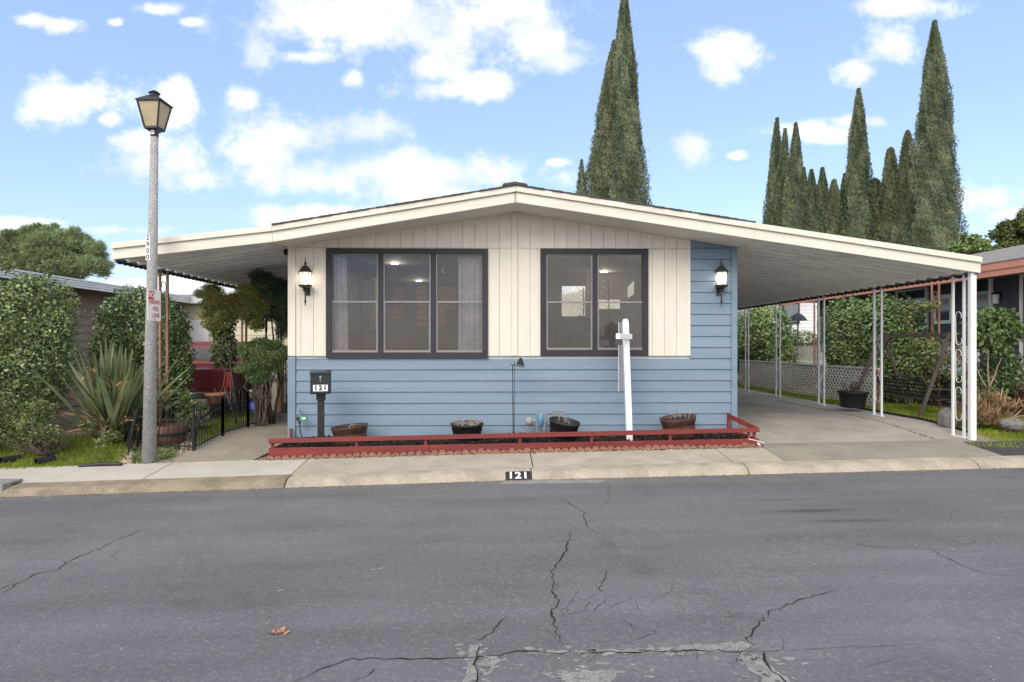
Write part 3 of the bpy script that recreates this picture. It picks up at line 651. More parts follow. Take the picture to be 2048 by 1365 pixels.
# main roof, stepped shingle courses
b = MB(); n = 26
for i0, i1 in ((1, 2), (3, 2)):
    for k in range(n):
        xa = FX[i0]+(FX[i1]-FX[i0])*k/n; xb = FX[i0]+(FX[i1]-FX[i0])*(k+1.25)/n
        if k == n-1: xb = FX[i1]
        za, zb2 = FZ[i0]+(FZ[i1]-FZ[i0])*k/n, FZ[i0]+(FZ[i1]-FZ[i0])*(xb-FX[i0])/(FX[i1]-FX[i0])
        dy = random.uniform(-.012, .012)
        b.prism([(xa, za+.004), (xa, za+.026), (xb, zb2+.018), (xb, zb2+.002)], YF-.05+dy, 29.3)
b.build('shingle_roof', 'shingle', home)
b = MB(); b.prism([(RX-.2, FZ[2]-.005), (RX, FZ[2]+.02), (RX+.2, FZ[2]-.005), (RX+.18, FZ[2]+.03), (RX, FZ[2]+.06), (RX-.18, FZ[2]+.03)], YF-.06, 29.3); b.build('ridge_cap', 'shingle', home)
b = MB()
for i in range(1, 3): b.prism([(FX[i], FZ[i]-.16), (FX[i+1], FZ[i+1]-.16), (FX[i+1], FZ[i+1]), (FX[i], FZ[i])], YF+.05, 29.2)
b.build('roof_deck', 'soffit', home)
# corrugated awning pans, ridges across
def pans(nm, x_in, z_in, x_out, z_out, y0, y1, pitch=.30, dep=.07):
    b = MB(); y = y0; vs = []; fs = []
    P = []
    while y < y1:
        P += [(y, 0), (y+.06, 0), (y+.066, dep), (y+pitch-.004, dep)]; y += pitch
    for (yy, dz) in P:
        vs += [(x_in, yy, z_in+dz), (x_out, yy, z_out+dz), (x_in, yy, z_in+dz+.008), (x_out, yy, z_out+dz+.008)]
    for i in range(len(P)-1):
        a = i*4; c = a+4; fs += [(a, c, c+1, a+1), (a+2, a+3, c+3, c+2), (a+1, c+1, c+3, a+3), (a, a+2, c+2, c)]
    b.add(vs, fs); return b.build(nm, 'pan', home)
ZR = 2.50; XRO = FX[4]-.02
pans('carport_roof', XW1-.06, wtop(XW1)+.035, XRO, 2.545, YF+.05, 26)
pans('porch_roof', XW0+.06, wtop(XW0)+.035, FX[0]+.02, 2.70, YF+.05, 22)
# dark scalloped edge channels
def edge(x, z, y0, y1, s):
    b = MB(); b.box(min(x, x+.02*s), max(x, x+.02*s), y0, y1, z, z+.075); b.build('edge_gutter', 'alu', home)
    b = MB(); y = y0
    pl_ = [(y0, z+.03)]
    while y < y1-.15: pl_ += [(y, z+.004), (y+.02, z-.02), (y+.075, z-.02), (y+.095, z+.004)]; y += .15
    b.prism(pl_+[(y1, z+.03)], x-.03*s-.012, x-.03*s+.012, 'x')
    b.build('edge_tabs', 'trim', home)
edge(XRO, 2.51, YF+.05, 26, 1); edge(FX[0]+.02, 2.665, YF+.05, 22, -1)
# front beam behind the fascia
b = MB()
# carport posts with scroll work
def scroll_post(parent, nm, x, y, ztop_, zbot, mt, dy=.25, sz=.036, period=.62, start=None, pitch=None):
    b = MB(); b.box(x-sz/2, x+sz/2, y-sz/2, y+sz/2, zbot, ztop_); b.box(x-sz/2, x+sz/2, y+dy-sz/2, y+dy+sz/2, zbot, ztop_)
    b.box(x-sz*.9, x+sz*.9, y-.05, y+dy+.05, zbot-.03, zbot+.012)
    o = b.build(nm, mt, parent, bevel=.003)
    s_ = MB(); z = zbot+.28; a = y+sz/2; c = y+dy-sz/2; m_ = (a+c)/2; r = (c-a)*.42
    while z+.55 < ztop_:
        pts = []
        for k in range(9): t = pi*1.15-k*pi*1.15/8; pts.append((x, m_+r*.75*cos(t)-.0, z+.46+r*.8*sin(t)))   # top hook
        for k in range(9): t = -k*pi*1.15/8; pts.append((x, m_-r*.1+r*.75*cos(t)*1.0-.0, z+.06+r*.8*sin(t)))
        s_.tube(pts, .006, 5); z += period
    s_.build('scroll', mt, o)
    return o
pys = [(1928,868),(1763,838),(1648,815),(1560,799),(1497,785)]
PX = 7.60
def post_y(px): 
    d = ray(px, 700); return PX/d[0]*d[1]
for i, (px, py) in enumerate(pys):
    y = post_y(px); scroll_post(home, 'carport_post', PX, y, 2.53, G(PX, y)+.012, 'white')
y = post_y(1938)
b = MB(); b.box(PX-.055, PX+.04, y-.115, y-.04, G(PX, y)-.02, 2.56); b.build('downspout', 'white', home, bevel=.008)
PXL = FX[0]+.14
for px in (320, 484, 556):
    d = ray(px, 700); y = PXL/d[0]*d[1]; scroll_post(home, 'porch_post', PXL, y, 2.69, G(PXL, y)-.02, 'rust')
# side camera bump under left soffit
b = MB(); p = at(573,505,YW+.3); b.lathe([(.001,.06),(.05,.04),(.055,-.01),(.02,-.05),(.001,-.055)], p, 12); b.build('security_camera', 'blackp', home, smooth=True)
# ---- porch at the left side
por = thing('porch', 'side porch with cream skirting, lattice strip and pale rail behind the dark shrubs', 'porch', (-4.5, 15.5, 0))
pz = wz(520, 755, 15.2)
b = MB(); b.box(-5.75, XW0-.03, 15.2, 15.25, -.2, pz-.1); b.box(-5.75, -5.7, 15.25, 20, -.2, pz-.1); b.build('skirting', 'cream', por)
b = MB(); b.box(-5.8, XW0-.03, 15.17, 20, pz-.098, pz-.03); b.build('deck', 'railwood', por)
def lattice_xz(b, x0, x1, z0, z1, y, p=.1, w=.035, t=.008):
    L_ = (z1-z0)
    x = x0-L_
    while x < x1:
        for s_ in (1, -1):
            a = (x, z0) if s_ == 1 else (x+L_, z0); c = (x+L_, z1) if s_ == 1 else (x, z1)
            # clip
            def cl(pt, o_):
                px, pz_ = pt; ox, oz = o_
                if px < x0: tt = (x0-px)/(ox-px); return (x0, pz_+(oz-pz_)*tt)
                if px > x1: tt = (px-x1)/(px-ox); return (x1, pz_+(oz-pz_)*tt)
                return pt
            if max(a[0], c[0]) > x0+.01 and min(a[0], c[0]) < x1-.01:
                a2_, c2_ = cl(a, c), cl(c, a); yy = y+(t*1.1 if s_ == 1 else 0); b.bar((a2_[0], yy, a2_[1]), (c2_[0], yy, c2_[1]), t, w, up=(0,1,0)) if False else b.bar((a2_[0], yy, a2_[1]), (c2_[0], yy, c2_[1]), w*.8, t, up=(0,1,0))
        x += p
b = MB(); lattice_xz(b, -5.7, XW0-.1, pz, pz+.16, 15.22, .13, .05); b.build('lattice_strip', 'lattice', por)
b = MB(); b.box(-5.7, XW0-.1, 15.2, 15.26, 1.95, 2.0); b.box(-5.2, -5.15, 15.2, 15.26, pz, 2.0); b.box(-4.2, -4.15, 15.2, 15.26, pz, 2.0); b.build('rail', 'fascia', por)
b = MB(); b.box(-5.7, XW0-.1, 19.9, 20, pz, 2.6); b.build('back_panel', 'ncream', por)
stp = thing('porch_steps', 'grey steps with a brown timber handrail beside the left corner of the house', 'steps', (-3.95, 13, 0))
b = MB(); 
for i in range(4): b.box(-4.35, XW0-.03, 12.75+i*.3, 14.6, -.2+(i*.17 if i else 0), -.2+.25+.17*i)
b.build('treads', 'step', stp, bevel=.008)
b = MB(); gx_ = -4.33; b.box(gx_-.045, gx_+.045, 12.85, 12.94, -.1, wz(560,737,12.9)); b.build('newel', 'rust', stp)
b = MB(); b.bar((gx_, 12.8, wz(560,735,12.9)+.02), (gx_+.0, 14.6, 1.95), .10, .05); b.build('handrail', 'railwood', stp)
b = MB()
for i in range(11): yy = 12.98+i*.14; zt = wz(560,735,12.9)+(1.95-wz(560,735,12.9))*(yy-12.8)/1.8; b.box(gx_-.012, gx_+.012, yy, yy+.03, -.05+.1*i*.9, zt)
b.build('balusters', 'brownwood', stp)
# ============================================================ STREET LAMP, LANTERNS, MAILBOX
def Rz(a): return Matrix.Rotation(a, 3, 'Z')
lp = gpt(298, 926); LX, LY, LZ = lp
lamp = thing('street_lamp', 'tall speckled concrete pole with four sided amber lantern by the sidewalk at left', 'street lamp', lp)
hl = wz(308, 272, LY)-LZ; dxl = at(309, 272, LY)[0]-LX
b = MB(); b.tube([(0, 0, -.1), (dxl*.5, 0, hl*.5), (dxl, 0, hl)], [.098, .076, .052], 20); b.build('pole', 'polec', lamp, local=True, smooth=True)
b = MB(); b.lathe([(.054, hl-.02), (.056, hl), (.056, hl+.06), (.05, hl+.07)], (dxl, 0, 0), 16); b.build('collar', 'black', lamp, local=True)
# lantern body, four sided, turned
R = Rz(radians(-2)); zb_ = hl+.07; W0, W1 = .095, .165; H = wz(308, 208, LY)-LZ-zb_
def sq(w, z): return [Vector((dxl, 0, z))+R@Vector((sx*w, sy*w, 0)) for sx, sy in ((-1,-1),(1,-1),(1,1),(-1,1))]
b = MB(); lo_, hi_ = sq(W0, zb_+.03), sq(W1, zb_+H)
for i in range(4): b.bar(lo_[i], hi_[i], .02, .02)
for q, w in ((lo_, .03), (hi_, .024)):
    for i in range(4): b.bar(q[i], q[(i+1) % 4], .022, w)
b.lathe([(.05*1.4, zb_-.02), (W0*1.41, zb_+.035)], (dxl, 0, 0), 4, None, pi/4+radians(-2))
lf = b.build('lantern', 'black', lamp, local=True)
b = MB(); lo2, hi2 = sq(W0-.006, zb_+.035), sq(W1-.006, zb_+H-.01)
for i in range(4):
    j = (i+1) % 4; inn = Vector((0, 0, 0)); b.add([lo2[i], lo2[j], hi2[j], hi2[i]], [(0,1,2,3)])
b.build('amber_panel', 'lampglass', lf, local=True, recalc=False)
b = MB(); b.lathe([(.262, zb_+H+.0), (.262, zb_+H+.012), (.08, zb_+H+.115), (.001, zb_+H+.12)], (dxl, 0, 0), 4, None, pi/4+radians(-2))
b.lathe([(.062, zb_+H+.10), (.062, zb_+H+.15), (.085, zb_+H+.152), (.05, zb_+H+.18), (.015, zb_+H+.20), (.001, zb_+H+.20)], (dxl, 0, 0), 14); b.build('roof', 'black', lf, local=True)
def polex(z): return dxl*z/hl
z = wz(306, 267, LY)-LZ
b = MB(); b.box(polex(z)-.028, polex(z)+.028, -.062, -.057, z-.03, z+.03); np_ = b.build('number_plate', 'signwhite', lamp, local=True)
text('number', '50', .05, 'ink', np_, (polex(z), -.063, z), local=True)
z = wz(303, 497, LY)-LZ; rr_ = .100-.048*z/hl; hz = 25/1280*LY
b = MB(); b.box(polex(z)-.062, polex(z)-.0, -rr_-.006, -rr_-.001, z-hz, z+hz); np2 = b.build('number_plate', 'signwhite', lamp, local=True)
for i, ch in enumerate('2900'): text('number', ch, .105, 'ink', np2, (polex(z)-.031, -rr_-.0075, z+hz*.75-i*hz*.5), local=True, bold=.001, sx=.85)
# no parking sign
zc_ = wz(310, 612, LY); xs0 = LX+polex(zc_-LZ); Rr = radians(48)
sg = thing('parking_sign', 'white no parking fire lane sign with red letters strapped to the lamp pole', 'sign', (xs0+.090, LY-.10, zc_), radians(84))
w2, h2 = .152, .228
b = MB(); b.prism([(w2*cx_+.02*0, h2*cz_) for cx_, cz_ in ((-.9,-1),(.9,-1),(1,-.93),(1,.93),(.9,1),(-.9,1),(-1,.93),(-1,-.93))], -.003, .003); b.build('panel', 'signwhite', sg, local=True)
b = MB(); b.box(-.135, -.01, -.0055, -.0035, .085, .21); rb = b.build('red_block', 'signred', sg, local=True)
text('lettering', 'NO', .12, 'signwhite', rb, (-.073, -.0065, .147), local=True, sx=.66, bold=.002)
for s_, z_, sz_, xx_, kk in (('PARKING', .045, .088, .008, .72), ('FIRE', -.055, .095, .03, .8), ('LANE', -.15, .095, .03, .8)): text('lettering', s_, sz_, 'signred', sg, (xx_, -.005, z_), local=True, sx=kk)
b = MB(); b.lathe([(.012, -.001), (.012, .004)], (0, -.004, .19), 8, Matrix.Rotation(pi/2, 3, 'X')); b.build('bolt', 'galv', sg, local=True); b = MB(); b.lathe([(.012, -.001), (.012, .004)], (0, -.004, -.2), 8, Matrix.Rotation(pi/2, 3, 'X')); b.build('bolt', 'galv', sg, local=True)
# wall lanterns
def wall_lantern(px, label, dy=0):
    x = wx(px, YW-.12); zt = wz(px, 517+dy, YW-.12)
    t = thing('wall_lantern', label, 'wall lantern', (x, YW-.13, zt), 0, 'lit wall lanterns either side of the windows')
    def Lz(py): return wz(px, 517+py, YW-.12)-zt
    b = MB(); b.lathe([(.001, Lz(-1)), (.008, Lz(3)), (.005, Lz(6)), (.02, Lz(9)), (.024, Lz(12)), (.01, Lz(14)), (.03, Lz(15)), (.06, Lz(18)), (.085, Lz(23)), (.112, Lz(27)), (.116, Lz(28.5)), (.09, Lz(28.5))], n=18); b.build('cap', 'bronze', t, local=True, smooth=True)
    b = MB(); b.lathe([(.092, Lz(28.6)), (.088, Lz(40)), (.08, Lz(53))], n=18); b.build('glass', 'lglass', t, local=True, smooth=True)
    b = MB()
    for k in range(6): a = k*pi/3+.3; b.bar((.096*cos(a), .096*sin(a), Lz(28)), (.084*cos(a), .084*sin(a), Lz(54)), .008)
    b.lathe([(.085, Lz(53)), (.112, Lz(54)), (.10, Lz(57)), (.05, Lz(60)), (.03, Lz(61)), (.045, Lz(63)), (.03, Lz(66)), (.012, Lz(68)), (.012, Lz(84)), (.022, Lz(86)), (.012, Lz(89)), (.004, Lz(96)), (.001, Lz(97))], n=18)
    b.bar((0, 0, Lz(64)), (0, .13, Lz(64)), .03); b.obox((0, .115, Lz(64)), (.09, .02, .16)); b.build('frame', 'bronze', t, local=True, smooth=False)
    b = MB()
    for k in range(3): a = k*2.1+.5; b.lathe([(.012, Lz(49)), (.014, Lz(44)), (.006, Lz(37)), (.001, Lz(35))], (.03*cos(a), .03*sin(a), 0), 8)
    b.build('bulb', 'bulb', t, local=True)
    ld = bpy.data.lights.new('lantern_light', 'POINT'); ld.energy = 1.6; ld.color = (1,.86,.66); ld.shadow_soft_size = .05; lo = bpy.data.objects.new('lantern_light', ld); lo.location = (0, 0, Lz(42)); COL.objects.link(lo); lo.parent = t
wall_lantern(611, 'lit bronze carriage lantern on the cream wall left of the wide window'); wall_lantern(1442.5, 'lit bronze carriage lantern on the blue siding at the right corner', -10)
# the right one hangs a little higher
# mailbox
gm = at(642, 884, 10.1); mx_ = gm[0]; my = 10.1; mz = wz(642, 884, 10.1)
mb = thing('mailbox', 'dark locking mailbox with white number 121 on a square black post in the planter', 'mailbox', (mx_, my, mz), radians(13))
def mzz(py): return wz(640, py, my)-mz
s8 = my/1280
b = MB(); b.box(-.052, .052, -.05, .05, -.1, mzz(788)); b.build('post', 'black', mb, local=True, bevel=.004)
b = MB(); b.box(-.07, .07, -.07, .07, mzz(800), mzz(787.5)); b.build('bracket', 'black', mb, local=True, bevel=.004)
b = MB(); hw = 19.3*s8; b.prism([(-.2, mzz(787)), (.14, mzz(787)), (.14, mzz(747)), (.06, mzz(742)), (-.2, mzz(743))], -hw, hw, 'x'); b.build('box', 'mailgreen', mb, local=True, bevel=.01)
b = MB(); b.box(-hw+.012, hw-.012, -.212, -.2005, mzz(785), mzz(749)); dr = b.build('door', 'mailgreen', mb, local=True, bevel=.004)
b = MB(); b.prism([(-.225, mzz(748)), (-.225, mzz(745)), (.0, mzz(741)), (.0, mzz(743.5))], -hw-.006, hw+.006, 'x'); b.build('lid', 'mailgreen', mb, local=True)
b = MB(); RX9 = Matrix.Rotation(pi/2, 3, 'X'); b.lathe([(.02, 0), (.02, .012), (.012, .015)], (.0, -.212, mzz(753)), 14, RX9); b.bar((.0, -.222, mzz(754)), (-.002, -.222, mzz(762)), .014, .003); b.build('lock', 'galv', dr, local=True)
b = MB(); b.box(-.108, .108, -.216, -.2125, mzz(781), mzz(768.5)); pl = b.build('number_plate', 'signwhite', dr, local=True)
text('number', '1', .10, 'ink', pl, (-.068, -.2175, mzz(774.7)), local=True, bold=.0045); text('number', '2', .10, 'ink', pl, (0, -.2175, mzz(774.7)), local=True, bold=.0045); text('number', '1', .10, 'ink', pl, (.068, -.2175, mzz(774.7)), local=True, bold=.0045)
# curb number
p0, p1 = gpt(1011, 954), gpt(1061, 954); xm = (p0[0]+p1[0])/2; hwn = (p1[0]-p0[0])/2
cn = thing('curb_number', 'black painted rectangle with white house number 121 on the kerb face', 'house number', (xm, yg(xm)+.05, zg(xm)+.06))
b = MB(); vs = []; pp = [(t, z) for t, z in prof if .0 <= t <= .13]
for t, z in pp: 
    for x in (xm-hwn, xm+hwn): vs.append((x, yg(x)+t-.006, zg(x)+z+.008))
b.add(vs, [(2*i, 2*i+1, 2*i+3, 2*i+2) for i in range(len(pp)-1)]); b.build('painted_plate', 'ink', cn, recalc=False)
# lettering sits as a flat stencil just proud of the curb slope
for i, ch in enumerate('121'): text('lettering', ch, .135, 'signwhite', cn, (xm+(i-1)*hwn*.58, yg(xm)+.028, zg(xm)+.058), (radians(47), 0, .025), sx=1.25, bold=.004)
# ============================================================ PLANTER
pb = thing('planter_box', 'low red timber planter frame with a thin top rail along the front of the house', 'planter frame', (0, 9.8, -.3))
def PF(px): # front line of planter
    y = 9.76
    for _ in range(5): x = wx(px, y); y = 9.74+.022*(x+3.5)
    return x, y
xL, yL = PF(537); xR, yR = PF(1519)
def fz(px, py): x, y = PF(px); return wz(px, py, y)
zbT = lambda x: fz(537, 897)+(fz(1519, 878)-fz(537, 897))*(x-xL)/(xR-xL)
zbB = lambda x: fz(537, 918)+(fz(1519, 905)-fz(537, 918))*(x-xL)/(xR-xL)
zrT = lambda x: fz(537, 878)+(fz(1519, 856)-fz(537, 878))*(x-xL)/(xR-xL)
zrB = lambda x: zrT(x)-.068
fy = lambda x: yL+(yR-yL)*(x-xL)/(xR-xL)
def rail(b, xa, xb, zA, zB, th, yo=0):
    b.add([(xa, fy(xa)+yo, zB(xa)), (xb, fy(xb)+yo, zB(xb)), (xb, fy(xb)+yo+th, zB(xb)), (xa, fy(xa)+yo+th, zB(xa)), (xa, fy(xa)+yo, zA(xa)), (xb, fy(xb)+yo, zA(xb)), (xb, fy(xb)+yo+th, zA(xb)), (xa, fy(xa)+yo+th, zA(xa))],
          [(0,3,2,1),(4,5,6,7),(0,1,5,4),(1,2,6,5),(2,3,7,6),(3,0,4,7)])
xm1, xm2 = PF(858)[0], PF(1187)[0]
for xa, xb in ((xL, xm1), (xm1+.004, xm2), (xm2+.004, xR)):
    b = MB(); rail(b, xa, xb, zbT, zbB, .04); b.build('front_board', 'red', pb, bevel=.004)
    b = MB(); rail(b, xa, xb, zrT, zrB, .035, -.006); b.build('top_rail', 'red', pb, bevel=.004)
for px in (543, 712, 851, 1040, 1184, 1342, 1500, 1511):
    x, y = PF(px); b = MB(); b.box(x-.022, x+.022, fy(x)+.030, fy(x)+.07, zbB(x), zrB(x)+.06); b.build('post', 'red', pb, bevel=.003)
# sides
xr2 = wx(1456, YW-.1)
b = MB(); b.bar((xR-.02, yR+.02, zrT(xR)-.03), (xr2, YW-.1, wz(1458, 832, YW-.1)), .035, .07); b.build('top_rail', 'red', pb)
b = MB(); b.bar((xR-.02, yR+.02, zbT(xR)-.09), (xr2, YW-.1, wz(1458, 862, YW-.1)), .035, .15); b.build('side_board', 'red', pb)
b = MB(); b.box(xr2-.02, xr2+.02, YW-.14, YW-.1, -.3, wz(1456, 826, YW-.12)); b.build('post', 'red', pb)
xl2 = wx(583, YW-.1)
b = MB(); b.bar((xL+.02, yL+.02, zbT(xL)-.08), (xl2, YW-.1, wz(583, 890, YW-.1)), .035, .14); b.build('side_board', 'red', pb)
b = MB(); b.bar((xL+.02, yL+.02, zrT(xL)-.05), (xl2, YW-.1, wz(583, 884, YW-.1)), .03, .05); b.build('top_rail', 'red', pb)
b = MB(); b.box(xl2-.02, xl2+.02, YW-.14, YW-.1, -.3, wz(583, 858, YW-.12)); b.build('post', 'red', pb)
b = MB(); b.obox((xR-.05, yR-.004, zbT(xR)-.03), (.26, .006, .012), (0, .25, 0)); b.obox((xR-.0, yR-.004, zbT(xR)-.10), (.1, .006, .03), (0, .9, 0)); b.build('split_wood', 'lattice', pb)
# soil sheet in planter and mulch chips
bs = MB(); n = 40
vs = []; fs = []
for j in range(4):
    for i in range(n+1):
        x = xL+.03+(xR-.1-xL)*i/n; y = fy(x)+.04+(YW-fy(x)-.02)*j/3
        z = zbT(x)-.035+(-.015 if j == 0 else .02*sin(i*.9+j)); vs.append((x, y, z))
for j in range(3):
    for i in range(n): a = j*(n+1)+i; fs.append((a, a+1, a+n+2, a+n+1))
me = bpy.data.meshes.new('planter_soil'); me.from_pydata(vs, [], fs); so = finish('planter_soil', me, M['mulch'], None); tag(so, 'dark soil bed inside the red planter frame', None, None, 'structure')
def scatter(name, pts, size, mt, kind='stuff', lab=None, flat=.5, cat=None):
    """small angular chips / stones as one counted-by-nobody object"""
    n = len(pts); P = np.array(pts); V = []; 
    a = RG.random(n)*2*pi; s_ = size*(.5+RG.random(n)); tl = RG.normal(size=(n, 3))*.5
    N = unit(tl+np.array([0, 0, 1.0])); A = np.stack([np.cos(a), np.sin(a), RG.normal(size=n)*.3], 1); A = unit(A); Sd = unit(np.cross(A, N)); N = np.cross(Sd, A)
    h = s_[:, None]*flat
    c = P; q = []
    t = [c+A*s_[:, None]*.6+Sd*s_[:, None]*.4, c-A*s_[:, None]*.5+Sd*s_[:, None]*.45, c-A*s_[:, None]*.6-Sd*s_[:, None]*.4, c+A*s_[:, None]*.5-Sd*s_[:, None]*.45]
    u = [p*.65+c*.35+N*h for p in t]
    Q = [np.stack(u, 1)]
    for i in range(4): j = (i+1) % 4; Q.append(np.stack([t[i], t[j], u[j], u[i]], 1))
    V = np.concatenate(Q, 0); rn = np.tile(RG.random(n), 5)
    o = quads(name, V, mt, None, rn); return tag(o, lab, cat, None, kind)
pts = []
for _ in range(5200):
    x = random.uniform(xL+.1, xR-.12); y = random.uniform(fy(x)+.05, YW-.04); hgt = .03+.055*max(0, sin(x*1.7+.6)*.6+sin(x*4.1)*.4)
    pts.append((x, y, zbT(x)-.03+random.random()*hgt))
M['chips'] = leafmat('dark bark chips', (.008,.007,.007), (.022,.018,.016), (.06,.045,.035), .9, 0, .2, 3, .2)
scatter('bark_mulch', pts, .028, 'chips', lab='dark bark mulch filling the red planter', flat=.35)
# edging scallops
first = None; x = PF(543)[0]; k = 0
def mk_brick():
    b = MB(); P = [(-.056, -.1)]+[(.056*cos(t), .056*sin(t)) for t in [pi-i*pi/8 for i in range(9)]]+[(.056, -.1)]
    b.prism(P, -.03, .03); o = b.build('edging_brick', 'brick', None, bevel=.006)
    return o
lab = 'small scalloped terracotta edging brick in the row at the foot of the red planter'
while x < PF(1516)[0]:
    if first is None: o = first = mk_brick()
    else: o = first.copy(); COL.objects.link(o)
    tag(o, lab, 'edging brick', 'terracotta edging bricks along the red planter')
    y = fy(x)-.065+random.uniform(-.012, .012); o.location = (x, y, G(x, y)-.005+random.uniform(-.012, .012)); o.rotation_euler = (random.uniform(-.12, .12), random.uniform(-.06, .06), random.uniform(-.1, .1)); s_ = random.uniform(.9, 1.1); o.scale = (s_, 1, s_); x += .117; k += 1
pts = [(lambda x: (x, fy(x)-.12+random.gauss(0, .035), G(x, fy(x)-.12)+.012))(random.uniform(xL-.1, xR)) for _ in range(2200)]
M['litter'] = leafmat('dry leaf litter', (.10,.045,.025), (.24,.11,.06), (.45,.30,.2), .9, 0, .2, 3, .2)
scatter('leaf_litter', pts, .017, 'litter', lab='dry brown leaf litter along the foot of the planter')
# pots in planter
def tilt(ax, ay): return (Matrix.Rotation(ax, 3, 'X') @ Matrix.Rotation(ay, 3, 'Y'))
def pot(px, py_top, py_bot, wpx, y, label, mt, R, prof, grp=None, twigs=6, tm='twig', th=.16, cat='flower pot', name='flower_pot', n=28):
    s8 = y/1280; x, _, zt = at(px, py_top, y); H = (py_bot-py_top)*s8; r = wpx*s8/2
    t = thing(name, label, cat, (x, y, zt-H), 0, grp)
    b = MB(); b.lathe([(r*a, H*z) for a, z in prof], (0, 0, 0), n, R); b.build('pot', mt, t, local=True, smooth=True)
    b = MB(); b.lathe([(r*.86, H*.9), (r*.5, H*.93), (.001, H*.935)], (0, 0, 0), 16, R); b.build('soil', 'mulch', t, local=True)
    if twigs:
        b = MB(); rr_ = random.Random(int(px))
        for i in range(twigs):
            a = rr_.random()*6.28; d = r*.7*rr_.random()
            p0 = R@Vector((d*cos(a), d*sin(a), H*.9)); p1 = p0+Vector((rr_.gauss(0, .05), rr_.gauss(0, .03), th*(.4+.6*rr_.random()))); p2 = p1+Vector((rr_.gauss(0, .05), 0, rr_.uniform(-.03, .05)))
            b.tube([p0, p1, p2], [.005, .004, .002], 5)
        b.build('dead_twigs', tm, t, local=True)
    return t
bell = [(.001, 0), (.76, 0), (.78, .02), (.84, .35), (.88, .62), (.87, .70), (.90, .72), (.99, .97), (1, 1), (.95, 1), (.9, .9), (.86, .86)]
cone = [(.001, 0), (.70, 0), (.74, .03), (.80, .3), (.805, .34), (.84, .36), (.88, .6), (.885, .64), (.92, .66), (.95, .88), (1, .9), (1.02, .97), (1, 1), (.94, 1), (.92, .9), (.88, .86)]
pot(703, 852, 894, 74, 10.25, 'glazed brown pot leaning slightly, nearest the mailbox', 'terra', tilt(.02, -.09), bell, twigs=3, th=.12)
pot(934, 846, 890, 65, 10.25, 'black plastic nursery pot standing upright with pale dead stems', 'blackp', tilt(.06, .0), cone, twigs=0)
t = pot(1122, 840, 888, 62, 10.2, 'black plastic nursery pot tilted to the right in front of the gas meter', 'blackp', tilt(.12, .15), cone, twigs=5, tm='twig', th=.13)
pot(1361, 834, 880, 74, 10.3, 'glazed brown pot with a thick rim tilted left, at the right end of the planter', 'terra', tilt(.05, -.14), bell, twigs=7, th=.17)
# dead stems of upright black pot
o2 = [o for o in bpy.data.objects if o.get('label', '').startswith('black plastic nursery pot standing')][0]
b = MB(); rr_ = random.Random(3)
for i in range(60):
    a = rr_.random()*6.28; d = .2*rr_.random(); p0 = Vector((d*cos(a), d*sin(a)*.8, .32)); a2 = a+rr_.gauss(0, 1.2)
    p1 = p0+Vector((.1*cos(a2), .06*sin(a2), rr_.uniform(.02, .08))); p2 = p1+Vector((.06*cos(a2), .04*sin(a2), rr_.uniform(-.05, .02))); b.tube([p0, p1, p2], [.004, .0035, .002], 4)
for dx, dz, w in ((-.10, .12, .006), (-.2, .10, .004), (.06, .21, .005), (.17, .17, .006)): b.tube([(dx*.6, 0, .3), (dx, 0, .34+dz)], [w, w*.6], 5)
b.build('dead_twigs', 'twig', o2, local=True)
# spotlight on a stake
y = 10.3; x0, _, z0 = at(1027, 890, y); zt = wz(1027, 731, y)
sl = thing('garden_spotlight', 'black solar spotlight on a thin stake in front of the blue wall', 'garden light', (x0, y, z0))
b = MB(); b.tube([(x0, y, z0-.1), (x0-.01, y, (z0+zt)/2+.1)], .009, 8); b.tube([(x0-.01, y, (z0+zt)/2+.1), (x0-.014, y, zt)], .007, 8); b.build('stake', 'black', sl)
b = MB(); p = at(1021, 729, y); q = at(1049, 735, y); b.bar(p, q, .09, .014); b.build('arm', 'black', sl)
b = MB(); a0 = Vector(at(1041, 726, y)); d = Vector((.62, -.35, .30)); b.prism([(at(1033,730,y)[0], wz(1,730,y)), (at(1049,733.5,y)[0], wz(1,733.5,y)), (at(1044,717,y)[0], wz(1,717,y)), (at(1040,716,y)[0], wz(1,716,y)), (at(1034,725,y)[0], wz(1,725,y))], y-.05, y+.05); b.build('head', 'black', sl, bevel=.008)
# gas meter
y = 10.5; s8 = y/1280
gmx = at(1085, 870, y)
gm_ = thing('gas_meter', 'grey gas pipework with a round regulator and blue canister against the blue wall', 'gas meter', at(1085, 885, y))
def A(px, py, yy=y): return at(px, py, yy)
b = MB(); b.lathe([(.025, -.05), (.04, -.03), (.07, -.015), (.076, 0), (.07, .01), (.05, .02), (.045, .04), (.02, .05)], A(1059, 844), 20, Matrix.Rotation(pi/2, 3, 'X')); b.build('regulator', 'galv', gm_, smooth=False)
b = MB(); b.tube([A(1059,850), A(1054,857), A(1054,900)], .014, 8); b.tube([A(1066,846), A(1074,838), A(1074,900)], .013, 8); b.tube([A(1074,829), A(1091,829), A(1090,838)], .013, 8); b.tube([A(1074,838), A(1074,826)], .016, 8); b.tube([A(1091,828), A(1091,900)], .014, 8); b.tube([A(1089,850), A(1089,867)], .024, 10)
b.tube([A(1106,840), A(1108,823), A(1128,822)], .014, 8); b.tube([A(1112,824), A(1112,850)], .017, 8); b.tube([A(1128,822), A(1127,842)], .012, 8); b.tube([A(1066,843), A(1072,841)], .022, 8)
for px, py in ((1074,829),(1091,829),(1074,852),(1091,845),(1108,824),(1054,866)): b.lathe([(.021, -.014), (.021, .014)], A(px, py), 8)
b.build('pipe', 'galv', gm_)
b = MB(); b.lathe([(.015, .12), (.02, .10), (.042, .085), (.042, -.085), (.02, -.1), (.015, -.11)], A(1082, 841), 16); b.build('canister', 'bluepipe', gm_, smooth=True)
